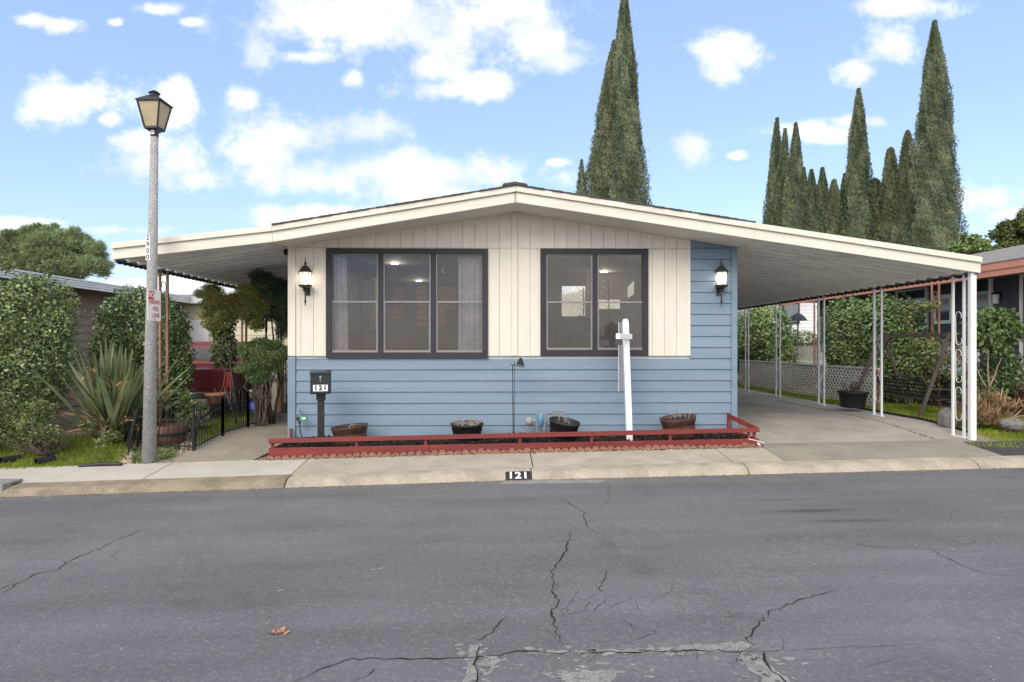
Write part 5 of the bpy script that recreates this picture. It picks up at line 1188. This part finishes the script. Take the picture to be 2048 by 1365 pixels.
b.tube(R_, .014, 6); st0, st1 = Vector((X0-.12, 0, .28)), Vector((X0+.42, 0, .33)); b.tube([fr2(st0, yy0), fr2(st1, yy0), fr2(st1, yy1), fr2(st0, yy1)], .014, 6)
fr3 = b.build('seat_frame', 'bronze', sw, smooth=True)
b = MB()
for i in range(1, 15): y = yy0+(yy1-yy0)*i/15; b.bar(fr2(bk0, y), fr2(bk1, y), .004, .03, up=(0,1,0)) if False else b.bar(fr2(bk0, y), fr2(bk1, y), .028, .006)
for i in range(1, 6): v = bk0.lerp(bk1, i/6); b.bar((v.x-.008, yy0, v.z), (v.x-.008, yy1, v.z), .006, .03)
b.build('backrest', 'bronze', sw)
b = MB()
for i in range(1, 15): y = yy0+(yy1-yy0)*i/15; b.bar(fr2(st0, y), fr2(st1, y), .028, .006)
for i in range(1, 6): v = st0.lerp(st1, i/6); b.bar((v.x, yy0, v.z+.008), (v.x, yy1, v.z+.008), .03, .006)
b.build('seat', 'bronze', sw)
for y in (yy0, yy1):
    b = MB(); b.bar((X0-.25, y, .52), (X0+.4, y, .50), .035, .03); b.tube([(X0+.38, y, .5), (X0+.42, y, .33)], .012, 6); b.build('armrest', 'bronze', sw)
    b = MB(); b.tube([(X0, y, ZT-.04), (X0-.2, y, .55)], .005, 5); b.tube([(X0, y, ZT-.04), (X0+.36, y, .5)], .005, 5); b.build('chain', 'darktwig', sw)
# hedges beyond
bush('camellia_hedge', 'broad dark green hedge mass between the blue corner and the lattice stairs', 'hedge', (9.7, 20.5, 0), [(9.35,22,1.65,.7,1.2,1.25),(9.5,23.5,1.4,.9,1,1.3),(9.25,21,.9,.55,1,.95),(8.8,25,1.5,1.3,1,1.4)]+clump([(9.3,22,1.5,.85,1.3,1.3)], 20, .28, 2), 26000, .10, 'hedge', aspect=.6, shell=.3, gap=1.0)
bush('camellia_hedge', 'tall glossy hedge mass between the third and second carport posts', 'hedge', (9.8, 16.6, 0), [(9.55,17.2,1.7,.62,.8,1.05),(9.9,16.3,1.5,.75,.8,1.15),(9.7,16.9,.6,.8,1,.9),(10.2,15.7,1.2,.6,.6,1.0),(9.9,15.4,.6,.7,.6,.75)]+clump([(9.75,16.5,1.5,.95,1.1,1.25)], 24, .26, 6), 34000, .08, 'hedge', aspect=.6, shell=.3, gap=1.0)
bush('climbing_vine', 'tangled thin vine hanging over the porch rail behind the garden swing', 'vine', (10.3, 14.8, .2), [(10.15,14.9,1.25,.35,.7,.35),(10.1,14.3,1.05,.4,.5,.3),(10.0,15.4,2.0,.2,.3,.6),(10.2,15.0,2.3,.25,.5,.15),(10.1,14.9,.6,.3,.6,.4)], 5200, .07, 'lowbush', aspect=.55, shell=.9, gap=.35, tr=.01, rough=.3)
# dark shrubby base left of lattice fence
bush('low_bush', 'dark leafy bush at the far left end of the lattice fence', 'bush', (8.4, 23.5, 0), [(8.3,23.4,.6,.7,.6,.7),(7.7,24,.5,.7,.6,.6)], 3500, .10, 'camellia_d', aspect=.55)
fp = thing('timber_fence', 'dark brown timber fence at the end of the driveway', 'fence', (7.5, 27, 0)); b = MB(); x = 3.5
while x < 9: b.box(x, x+.14, 27, 27.03, 0, 1.25); x += .145
b.build('boards', 'brownwood', fp); b = MB(); b.box(3.5, 9, 27.031, 27.08, .9, 1.0); b.build('rail', 'brownwood', fp)
# neighbour house right
nr = thing('neighbour_house', 'dark slate neighbour house with salmon fascia, porch and white trimmed windows at right', 'house', (11.9, 14, 0))
EXR = 10.55; d = ray(2048, 545); zE = CH+d[2]*EXR/d[0]; XWN = 11.9
b = MB(); b.box(XWN, 18, 12.2, 23.3, -.2, 3.2); b.build('wall', 'nwall', nr)
b = MB(); b.box(EXR-.03, EXR+.03, 9.2, 23.9, zE, zE+.26); b.box(EXR-.055, EXR-.03, 9.15, 23.9, zE+.13, zE+.27); b.build('fascia', 'salmon', nr)
b = MB(); b.box(EXR+.03, 18, 9.2, 23.9, zE+.14, zE+.18); b.build('soffit', 'ndark', nr)
b = MB(); b.prism([(EXR-.07, zE+.275), (EXR-.07, zE+.30), (14.2, zE+1.25), (18, zE+.3), (18, zE+.275)], 9.1, 24); b.build('roof', 'shroof', nr)
def nwin(px0, px1, py0, py1, door=False, nm='window'):
    xw = XWN-.03; ya = xw/ray(px0, 600)[0]*ray(px0, 600)[1]; yb = xw/ray(px1, 600)[0]*ray(px1, 600)[1]; y0_, y1_ = min(ya, yb), max(ya, yb); ym = (y0_+y1_)/2
    r_ = sqrt(xw*xw+ym*ym); dn = ray((px0+px1)/2, 600); t_ = xw/dn[0]; z1_ = CH+(690-py0)/F*t_; z0_ = CH+(690-py1)/F*t_
    b = MB(); w = .09; b.box(xw-.02, xw+.03, y0_, y1_, z1_-w, z1_); b.box(xw-.02, xw+.03, y0_, y1_, z0_, z0_+w); b.box(xw-.02, xw+.03, y0_, y0_+w, z0_+w, z1_-w); b.box(xw-.02, xw+.03, y1_-w, y1_, z0_+w, z1_-w); o = b.build(nm, 'signwhite' if nm != 'window' else 'white', nr)
    b = MB(); b.box(xw+.0, xw+.02, y0_+w, y1_-w, z0_+w, z1_-w); b.build('pane', 'glassd', o)
nwin(1984, 1928, 551, 632); nwin(1855, 1792, 576, 660); nwin(2085, 2040, 545, 745, nm='door'); nwin(1905, 1868, 590, 648)
dk = thing('neighbour_porch', 'slate and white porch deck with white lattice railing under rust brown posts', 'porch', (11, 15.5, 0))
zd = .80
b = MB(); b.box(10.62, XWN-.02, 13.6, 22.8, -.1, zd-.1); b.build('skirting', 'nwall', dk); b = MB(); b.box(10.55, XWN-.02, 13.5, 22.9, zd-.098, zd+.02); b.box(10.59, 10.63, 13.5, 13.85, -.1, zd-.1); b.box(10.59, 10.63, 15.6, 15.9, -.1, zd-.1); b.box(10.62, 10.9, 13.55, 13.6, -.1, zd-.1); b.build('deck', 'white', dk)
b = MB(); lattice_yz(b, 13.8, 22.8, zd+.02, zd+.62, 10.6, .13, .045); b.build('lattice_railing', 'lattice', dk); b = MB(); b.bar((10.6, 13.8, zd+.64), (10.6, 22.8, zd+.64), .08, .04); b.build('rail', 'rust', dk)
for px in (1878, 1636): 
    d = ray(px, 600); y = 10.5/d[0]*d[1]; scroll_post(dk, 'post', 10.5, y, zE+.02, 0, 'rust')
b = MB(); b.bar((10.4, 20.6, .0), (10.45, 19.4, 1.2), .05, .12); b.build('stair_rail', 'lattice', dk)
for y_ in (13.75, 13.2): pass
stn = thing('porch_steps', 'brown brick steps with pale nosings up to the neighbour door at right', 'steps', (11.2, 13.1, 0))
for i in range(5):
    b = MB(); b.box(10.75, 12.0, 12.2+i*.27, 13.49, -.05+i*.17, .10+i*.17); b.build('tread', 'brick' if False else 'barrel', stn); b = MB(); b.box(10.73, 12.0, 12.18+i*.27, 12.2+i*.27+.03, .101+i*.17, .125+i*.17); b.build('nosing', 'lattice', stn)
wl_ = thing('wall_lamp', 'small dark porch lamp beside the window of the slate neighbour house', 'wall lamp', (XWN-.1, XWN/ray(2000,590)[0]*ray(2000,590)[1], wz(2000,590,13.9)))
b = MB(); b.lathe([(.001, .16), (.09, .1), (.1, .08), (.03, .08)], n=12); b.box(.02, .1, -.06, .06, -.05, .14); b.build('hood', 'bronze', wl_, local=True); b = MB(); b.lathe([(.07, .08), (.065, -.13), (.001, -.14)], n=12); b.build('glass', 'paleframe', wl_, local=True)
# camellia standard, bromeliads, boulders
ct = bush('camellia_tree', 'small camellia tree with bare forked stems in front of the slate house at right', 'tree', (9.75, 12.4, .0), [(bx(1985,12.4),12.4,1.88,.40,.38,.24),(bx(1965,12.4),12.4,1.65,.36,.35,.26),(bx(2010,12.4),12.3,1.68,.28,.3,.2),(bx(1995,12.4),12.5,1.45,.36,.3,.2)], 4200, .10, 'hedge', aspect=.6, shell=.6, gap=.9, trunk=False, part='crown')
for tops in ([(bx(1975,12.4),12.4,1.6)], [(bx(1950,12.3),12.4,1.15)], [(bx(2003,12.4),12.4,1.15)]): stems(ct, (bx(1977,12.4), 12.4, .55), tops, .018, 'railwood', .01)
stems(ct, (bx(1978,12.4), 12.4, -.05), [(bx(1977,12.4), 12.4, .58)], .024, 'railwood', .01)
bush('camellia_shrub', 'dark low camellia behind the dry spiky clump at right', 'shrub', (10.2, 13.0, 0), [(bx(1990,13),13,.7,.5,.4,.42),(bx(2015,13),13.1,.9,.35,.35,.4),(bx(1950,13),13.2,.5,.35,.3,.45)], 3200, .09, 'camellia_d', aspect=.55, shell=.6)
bb = at(1977, 858, 10.95)
br = plant('bromeliad_clump', 'dry orange brown spiky clump of grassy rosettes beside the right carport post', 'plant', bb)
for (px, py) in [(1960,828),(1985,812),(2000,835),(1965,848),(1990,850),(1975,800),(1950,810),(2005,815),(1945,838),(1978,830)]:
    a = at(px, py, 10.95+random.uniform(-.15, .2)); straps('rosette', br, a, 95, .13, .30, .016, 'brom', 1.35, 1.2, segs=3)
straps('green_rosette', br, at(1985,812,11.1), 40, .15, .3, .016, 'weed', 1.2, 1.0, segs=3); straps('green_rosette', br, at(1945,800,11.1), 50, .15, .3, .016, 'weed', 1.2, 1.0, segs=3)
def boulder(px, py, y, w, h, lab, sd):
    p = at(px, py, y); t = thing('boulder', lab, 'boulder', p); bm = bmesh.new(); bmesh.ops.create_icosphere(bm, subdivisions=4, radius=1); rr_ = random.Random(sd); ph = [rr_.random()*6 for _ in range(6)]
    for v in bm.verts:
        c = v.co; k = 1+.14*sin(c.x*2.3+ph[0])+.12*sin(c.y*3.1+ph[1])+.12*sin(c.z*2.7+ph[2])+.04*sin(c.x*9+ph[3])+.03*sin(c.z*11+ph[4]+c.y*7); v.co = Vector((c.x*w*k, c.y*w*.8*k, c.z*h*k+h*.7))
    me = bpy.data.meshes.new('rock'); bm.to_mesh(me); bm.free(); me.shade_smooth(); finish('rock', me, M['stone'], t)
boulder(1893, 852, 11.1, .17, .17, 'grey boulder on the grass just left of the last carport post', 1); boulder(2022, 864, 10.6, .17, .14, 'grey boulder to the right of the dry spiky clump', 2)
bush('camellia_shrub', 'dark shrubs beyond the end of the neighbour porch, below the far white house', 'shrub', (12.5, 27, 0), clump([(12,26.5,1.0,1.6,1,1.3),(14,28,1.2,1.6,1,1.3)], 24, .4), 12000, .1, 'hedge', aspect=.6, shell=.5)
# far white building and roofs at right
fw = thing('distant_house', 'white sided house far beyond the carport between the hedges', 'house', (18, 36, 0))
b = MB(); z = 1
while z < 4.3: b.add([(14.5, 35.98, z), (24, 35.98, z), (24, 36, z+.2), (14.5, 36, z+.2)], [(0,1,2,3)]); z += .2
b.box(14.5, 24, 36.01, 44, 0, 4.3); b.build('wall', 'whitewall', fw); b = MB(); b.prism([(14, 4.3), (24.5, 4.3), (19, 5.2)], 35.5, 44.5); b.build('roof', 'shroof', fw)
b = MB(); b.box(16.2, 17.2, 35.9, 35.97, 2.6, 3.8); o = b.build('window', 'trim', fw); b = MB(); b.box(16.3, 17.1, 35.88, 35.895, 2.7, 3.7); b.build('pane', 'glassl', o)
um = thing('patio_umbrella', 'small closed dark green patio umbrella top beyond the hedge', 'umbrella', (11.9, 25, 0)); b = MB(); b.tube([(11.9, 25, 0), (11.9, 25, 2.6)], .03, 8); b.build('pole', 'galv', um); b = MB(); b.lathe([(.38, 2.35), (.22, 2.55), (.02, 2.67)], (11.9, 25, 0), 8); b.build('canopy', 'darktree' if False else 'mailgreen', um)
# ============================================================ TREES
def cyp(px, pytop, wbase, dist, label, mt, seed, pyref=450, topcut=False, lean=0, n=None, pw=.72, group='cypress trees rising behind the roof', tipw=0):
    rng = np.random.default_rng(seed); x, y, zt = at(px, pytop, dist); s_ = dist/F; zref = wz(px, pyref, dist)
    H = zt; u_ref = zref/zt; rref = wbase*s_/2
    rmax = rref/((1-u_ref)**pw+.02)
    if rmax > rref*3.2: rmax = rref*3.2
    def rad(u): return np.minimum(np.maximum(rmax*((1-u)**pw-.02+tipw*(1-u)), rref*.03), rref*1.12)
    t = thing('cypress_tree', label, 'cypress', (x, y, 0), 0, group)
    n = n or int(min(30000, max(7000, 3800*H*rref)))
    u = .05+.95*(rng.random(n)); lo_ = (0.30*H)
    # concentrate on the part the photo can see (upper four fifths)
    u = np.where(rng.random(n) < .8, np.maximum(u_ref-.08, 0)+(1-np.maximum(u_ref-.08, 0))*rng.random(n)**1.15, u); th = rng.random(n)*2*pi
    k1 = .9*np.sin(th*11+u*150+seed)*np.sin(u*90-th*6)+np.sin(th*3+u*18+seed)+np.sin(th*5-u*31+seed*2)+np.sin(th*7+u*47+seed*3)*.8+np.sin(th*2+u*9+seed*5)
    k2 = rng.normal(size=n)
    r = rad(u)*(1-.34*rng.random(n)**2)*(1+.095*k1)*np.where(rng.random(n) < .03, 1.14, 1)+.02*k2
    P = np.stack([r*np.cos(th)+lean*(u-u_ref)*s_, r*np.sin(th), u*H], 1)
    O = np.stack([np.cos(th), np.sin(th), np.zeros(n)], 1)
    A = unit(O*.55+rng.normal(size=(n, 3))*.35+np.array([0, 0, 1.0])); N = unit(O+rng.normal(size=(n, 3))*.45)
    sz = (.085+.09*rng.random(n))*(dist/40)**.7; V = leafquads(P, A, N, sz, sz*.36); rn = np.clip(.5+.2*k1+.16*rng.normal(size=n), 0, 1)  # shading painted into leaf tone: hollows between clumps darker, bulges lighter
    quads('crown', V, mt, t, rn)
    b = MB(); b.lathe([(float(rad(np.array(q)))*.78, q*H) for q in (.06, .2, .35, .5, .65, .8, .9, .97)], (lean*(.5-u_ref)*s_*0, 0, 0), 14)
    me_o = b.build('inner_crown', mt, t, local=True, smooth=True); a = me_o.data.attributes.new('tone', 'FLOAT', 'FACE'); a.data.foreach_set('value', np.full(len(me_o.data.polygons), .12, dtype=np.float32))  # core takes the dark leaf tone, inner shade put into its colour
    if lean:
        for v in me_o.data.vertices: v.co.x += lean*(v.co.z/H-u_ref)*s_
    b = MB(); b.tube([(0, 0, -.1), (0, 0, H*.5)], [.22, .08], 8); b.build('trunk', 'bark', t, local=True)
    return t
cyp(1252, -22, 86, 34, 'tallest cypress, straight, right one of the pair above the roof ridge', 'cypress', 1, pyref=405, lean=-6, n=70000, pw=.72)
cyp(1214, 84, 84, 35, 'broad brownish cypress leaning behind the tallest one, left of the pair', 'cypress_b', 2, pyref=400, lean=32, n=60000, pw=.66, tipw=.25)
cyp(1163, 322, 26, 35, 'tiny cypress tip just left of the central pair', 'cypress', 3, pyref=385, n=2500)
cy = [(1549,238,36,46,'leftmost tall dark cypress of the right hand row'),(1558,276,26,48,'thin cypress half hidden behind the leftmost tall one'),(1566,260,36,45,'second tall cypress from the left end of the row'),(1590,248,46,43,'wide cypress closing the left cluster of the row'),
      (1607,338,22,44,'short thin cypress just right of the left cluster'),(1623,342,28,43,'short cypress in the row, left of two nearly equal pointed ones'),(1645,338,30,43,'short sharply pointed cypress, right of two nearly equal ones'),(1668,362,26,42,'short ragged brownish cypress in the middle of the row'),
      (1690,350,24,43,'thin cypress tucked against the left side of the tall middle one'),(1717,180,58,41,'tall slender cypress standing out in the middle of the row'),(1749,360,42,41,'short rounded cypress right of the tall middle one'),(1781,298,46,40,'medium cypress with blunt top, right of the short rounded one'),(1815,264,52,39,'medium cypress close to the left side of the biggest one'),(1869,45,92,36,'biggest and tallest cypress of the row at right')]
for i, (px, py, w, dist, lb) in enumerate(cy):
    blunt = {1749: .42, 1781: .5, 1815: .55, 1668: .55}.get(px, .72)
    w = w*(1.32 if w < 35 else 1.08)
    cyp(px+{1549: -4}.get(px, 0), py, w, dist, lb, 'cypress_b' if i in (7, 10, 11, 12) else 'cypress', 20+i, pyref=450, lean={1549: 22, 1566: 10, 1590: 4}.get(px, 0), n={1869: 80000, 1717: 38000}.get(px, 20000), pw=blunt)
def bigtree(name, label, cat, base, blobs, n, leaf, mt, tr=.35, **kw):
    t = thing(name, label, cat, base); foliage('crown', blobs, n, leaf, mt, t, **kw)
    b = MB(); c = Vector(blobs[0][:3]); bp = Vector(base); b.tube([bp, bp.lerp(c, .5), c], [tr, tr*.7, tr*.35], 9)
    for q in blobs[1:7]: b.tube([bp.lerp(c, .45), Vector(q[:3]).lerp(c, .5)+Vector((0, 0, -.3)), Vector(q[:3])], [tr*.5, tr*.3, tr*.12], 7)
    b.build('trunk', 'bark', t, smooth=True); return t
def pb_(px, py, d, rx, rz): x, y, z = at(px, py, d); return (x, y, z, rx*d/F, rx*d/F*.9, rz*d/F)
D = 42
bigtree('pine_tree', 'broad rounded pine crown at the far left above the silver roof', 'pine', (at(90,500,D)[0], D, 0), clump([pb_(110,500,D,50,40),pb_(60,485,D,40,32),pb_(160,510,D,44,40),pb_(20,500,D,36,36),pb_(200,535,D,30,24),pb_(150,475,D,30,22),pb_(100,465,D,30,18),pb_(40,530,D,45,25),pb_(-30,520,D,45,40),pb_(120,540,D,50,24),pb_(215,525,D,16,14),pb_(185,490,D,22,18)], 170, .30, 4)+clump([pb_(110,500,D,50,40),pb_(60,485,D,40,32),pb_(160,510,D,44,40),pb_(20,500,D,36,36),pb_(200,535,D,30,24),pb_(150,475,D,30,22),pb_(100,465,D,30,18),pb_(40,530,D,45,25),pb_(-30,520,D,45,40),pb_(120,540,D,50,24),pb_(215,525,D,16,14),pb_(185,490,D,22,18)], 6, .6, 2), 80000, .26, 'pine', tr=.4, aspect=.14, shell=.8, rough=.35, freq=9, up=.9, gap=.9, tuft=2)
D = 44
bigtree('pine_tree', 'sparse distant pine with bare branches behind the porch roof', 'pine', (at(350,560,D)[0], D, 0), clump([pb_(350,560,D,30,14),pb_(300,560,D,18,16),pb_(320,540,D,22,10),pb_(385,570,D,28,14),pb_(410,555,D,16,12),pb_(335,575,D,20,8)], 22, .5, 7), 9000, .34, 'pine', tr=.25, aspect=.14, shell=.9, rough=.25, freq=8, up=.9, gap=.5, tuft=2)
D = 38
bigtree('leafy_tree', 'loose leafy olive tree at the right edge above the salmon roof', 'tree', (at(2040,500,D)[0], D, 0), clump([pb_(2040,470,D,45,34),pb_(2010,488,D,30,24),pb_(2075,450,D,50,40),pb_(1995,503,D,24,18),pb_(2030,440,D,24,16)], 40, .4, 4), 15000, .2, 'decid', tr=.3, aspect=.6, shell=.8, rough=.3, gap=.7)
D = 30
bigtree('leafy_tree', 'dark small leafy tree between the biggest cypress and the right edge', 'tree', (at(1940,500,D)[0], D, 0), clump([pb_(1945,495,D,30,24),pb_(1920,510,D,24,22),pb_(1968,500,D,22,22),pb_(1935,478,D,16,12)], 26, .42, 7), 7000, .17, 'hedge', tr=.15, aspect=.6, shell=.9, rough=.35, gap=.35)
# treetops low behind the carport at right
# ============================================================ SKY, SUN, CAMERA
w = bpy.data.worlds.new('World'); S.world = w; w.use_nodes = True; nt = w.node_tree; L = nt.links.new
bg = nt.nodes['Background']; bg.inputs[1].default_value = SKY_ST
sk = nd(nt, 'ShaderNodeTexSky', sky_type='NISHITA'); sk.sun_disc = False; sk.sun_elevation = radians(SUN_EL); sk.sun_rotation = radians(205); sk.air_density = 1.0; sk.dust_density = .4; sk.ozone_density = 2.0
tc = nd(nt, 'ShaderNodeTexCoord'); sp_ = nd(nt, 'ShaderNodeSeparateXYZ'); L(tc.outputs['Generated'], sp_.inputs[0])
ymax = nd(nt, 'ShaderNodeMath', operation='MAXIMUM'); L(sp_.outputs[1], ymax.inputs[0]); ymax.inputs[1].default_value = .02
ux = nd(nt, 'ShaderNodeMath', operation='DIVIDE'); L(sp_.outputs[0], ux.inputs[0]); L(ymax.outputs[0], ux.inputs[1])
vz = nd(nt, 'ShaderNodeMath', operation='DIVIDE'); L(sp_.outputs[2], vz.inputs[0]); L(ymax.outputs[0], vz.inputs[1])
uv = nd(nt, 'ShaderNodeCombineXYZ'); L(ux.outputs[0], uv.inputs[0]); L(vz.outputs[0], uv.inputs[1])
# warp so cloud outlines billow
wn = nd(nt, 'ShaderNodeTexNoise', i_Scale=12.0, i_Detail=10.0, i_Roughness=.64); L(uv.outputs[0], wn.inputs['Vector'])
wn2 = nd(nt, 'ShaderNodeTexNoise', i_Scale=4.5, i_Detail=3.0, i_Roughness=.5); L(uv.outputs[0], wn2.inputs['Vector'])
CL = [(640,50,150,45),(800,40,150,70),(930,60,120,75),(1060,80,100,55),(1050,20,110,40),(520,95,35,38),(600,112,50,12),(880,185,95,22),(960,165,60,30),(860,130,60,40),(1120,125,50,22),
      (150,198,75,40),(218,238,22,14),(345,210,38,42),(330,330,105,45),(290,290,60,20),(390,355,60,22),(487,198,30,22),(600,265,120,45),(720,255,85,35),(520,300,80,28),(760,345,190,38),(900,350,150,34),(640,360,120,30),(850,385,150,30),(640,432,150,22),(130,50,30,14),(60,40,30,10),(310,18,38,12),(230,45,15,8),(385,44,20,7),
      (1455,100,55,35),(1450,145,40,30),(1770,95,60,38),(1720,145,48,26),(1830,12,110,22),(1388,298,48,26),(1470,312,20,8),(1640,265,80,16),(1700,245,40,14),(1757,245,22,10),(1990,400,75,26),(2020,425,60,25),(30,448,90,10),(705,160,24,16),(230,460,110,9),(1112,325,20,8),(1660,275,60,14)]
acc = None
for (px, py, rx, ry) in CL:
    d = ray(px, py); c = (d[0]/d[1], d[2]/d[1], 0)
    a1 = nd(nt, 'ShaderNodeVectorMath', operation='SUBTRACT'); L(uv.outputs[0], a1.inputs[0]); a1.inputs[1].default_value = c
    a2 = nd(nt, 'ShaderNodeVectorMath', operation='MULTIPLY'); L(a1.outputs[0], a2.inputs[0]); a2.inputs[1].default_value = (F/rx/1.15, F/ry/1.15, 0)
    a3 = nd(nt, 'ShaderNodeVectorMath', operation='LENGTH'); L(a2.outputs[0], a3.inputs[0])
    if acc is None: acc = a3.outputs['Value']
    else:
        mm = nd(nt, 'ShaderNodeMath', operation='SMOOTH_MIN'); L(acc, mm.inputs[0]); L(a3.outputs['Value'], mm.inputs[1]); mm.inputs[2].default_value = .35; acc = mm.outputs[0]
# density = 1 - dist + noise
dn = nd(nt, 'ShaderNodeMath', operation='MULTIPLY_ADD'); L(wn.outputs[0], dn.inputs[0]); dn.inputs[1].default_value = 3.6; dn.inputs[2].default_value = -1.8
dn2 = nd(nt, 'ShaderNodeMath', operation='MULTIPLY_ADD'); L(wn2.outputs[0], dn2.inputs[0]); dn2.inputs[1].default_value = 1.4; dn2.inputs[2].default_value = -.7
s1 = nd(nt, 'ShaderNodeMath', operation='SUBTRACT'); L(dn.outputs[0], s1.inputs[0]); L(acc, s1.inputs[1]); s2 = nd(nt, 'ShaderNodeMath', operation='ADD'); L(s1.outputs[0], s2.inputs[0]); L(dn2.outputs[0], s2.inputs[1])
front = nd(nt, 'ShaderNodeMapRange', interpolation_type='SMOOTHSTEP'); front.inputs[1].default_value = -1.3; front.inputs[2].default_value = -.2; L(s2.outputs[0], front.inputs[0])
fm = nd(nt, 'ShaderNodeMath', operation='GREATER_THAN'); L(sp_.outputs[1], fm.inputs[0]); fm.inputs[1].default_value = .3
f1 = nd(nt, 'ShaderNodeMath', operation='MULTIPLY'); L(front.outputs[0], f1.inputs[0]); L(fm.outputs[0], f1.inputs[1])
# unseen clouds off camera, added and brightened to light the facade softly
gn = nd(nt, 'ShaderNodeTexNoise', i_Scale=2.6, i_Detail=8.0, i_Roughness=.6); L(tc.outputs['Generated'], gn.inputs['Vector'])
gr_ = nd(nt, 'ShaderNodeMapRange', interpolation_type='SMOOTHSTEP'); gr_.inputs[1].default_value = .40; gr_.inputs[2].default_value = .56; gr_.inputs[4].default_value = .9; L(gn.outputs[0], gr_.inputs[0])
bm_ = nd(nt, 'ShaderNodeMath', operation='LESS_THAN'); L(sp_.outputs[1], bm_.inputs[0]); bm_.inputs[1].default_value = .3
f2 = nd(nt, 'ShaderNodeMath', operation='MULTIPLY'); L(gr_.outputs[0], f2.inputs[0]); L(bm_.outputs[0], f2.inputs[1])
ff_ = nd(nt, 'ShaderNodeMath', operation='MAXIMUM'); L(f1.outputs[0], ff_.inputs[0]); L(f2.outputs[0], ff_.inputs[1])
# cloud colour: bluish thin parts to white
cn_ = nd(nt, 'ShaderNodeMapRange'); cn_.inputs[1].default_value = .35; cn_.inputs[2].default_value = .62; L(wn2.outputs[0], cn_.inputs[0])
cc = nd(nt, 'ShaderNodeMix', data_type='RGBA'); L(cn_.outputs[0], cc.inputs[0]); cc.inputs[6].default_value = c4(CLD0); cc.inputs[7].default_value = c4(CLD1)
hs = nd(nt, 'ShaderNodeMix', data_type='RGBA', blend_type='MULTIPLY'); hs.inputs[0].default_value = 1; L(sk.outputs[0], hs.inputs[6]); hs.inputs[7].default_value = c4(SKYT); hk = nd(nt, 'ShaderNodeMix', data_type='RGBA'); hk.inputs[0].default_value = .5; L(hs.outputs[2], hk.inputs[6]); hk.inputs[7].default_value = (1.62, 2.42, 3.65, 1)
mxs = nd(nt, 'ShaderNodeMix', data_type='RGBA'); L(ff_.outputs[0], mxs.inputs[0]); L(hk.outputs[2], mxs.inputs[6]); bc = nd(nt, 'ShaderNodeMix', data_type='RGBA'); L(bm_.outputs[0], bc.inputs[0]); L(cc.outputs[2], bc.inputs[6]); bc.inputs[7].default_value = FILL_CLOUD; L(bc.outputs[2], mxs.inputs[7]); L(mxs.outputs[2], bg.inputs[0])
try: w.cycles.sampling_method = 'MANUAL'; w.cycles.sample_map_resolution = 1024
except Exception: pass
sd = bpy.data.lights.new('sun', 'SUN'); sd.energy = SUN_E; sd.angle = radians(40); sd.color = (1, .91, .79); so_ = bpy.data.objects.new('sun', sd); COL.objects.link(so_)
el, az = radians(SUN_EL), radians(205); dv = Vector((sin(az)*cos(el), cos(az)*cos(el), sin(el))); so_.rotation_euler = dv.to_track_quat('Z', 'Y').to_euler(); so_.location = (0, -5, 20)
cam = bpy.data.cameras.new('camera'); cam.lens = 36*F/2048; cam.sensor_width = 36; cam.shift_y = (HOR-682.5)/2048; cam.clip_end = 2000; cam.clip_start = .05
co = bpy.data.objects.new('camera', cam); COL.objects.link(co); co.location = (0, 0, CH); co.rotation_euler = (pi/2, 0, -YAW); S.camera = co
S.view_settings.view_transform = 'Standard'; S.view_settings.look = 'None'; S.view_settings.exposure = EXPO; S.view_settings.gamma = 1
S.render.engine = 'CYCLES'; S.render.resolution_x = 1024; S.render.resolution_y = 682
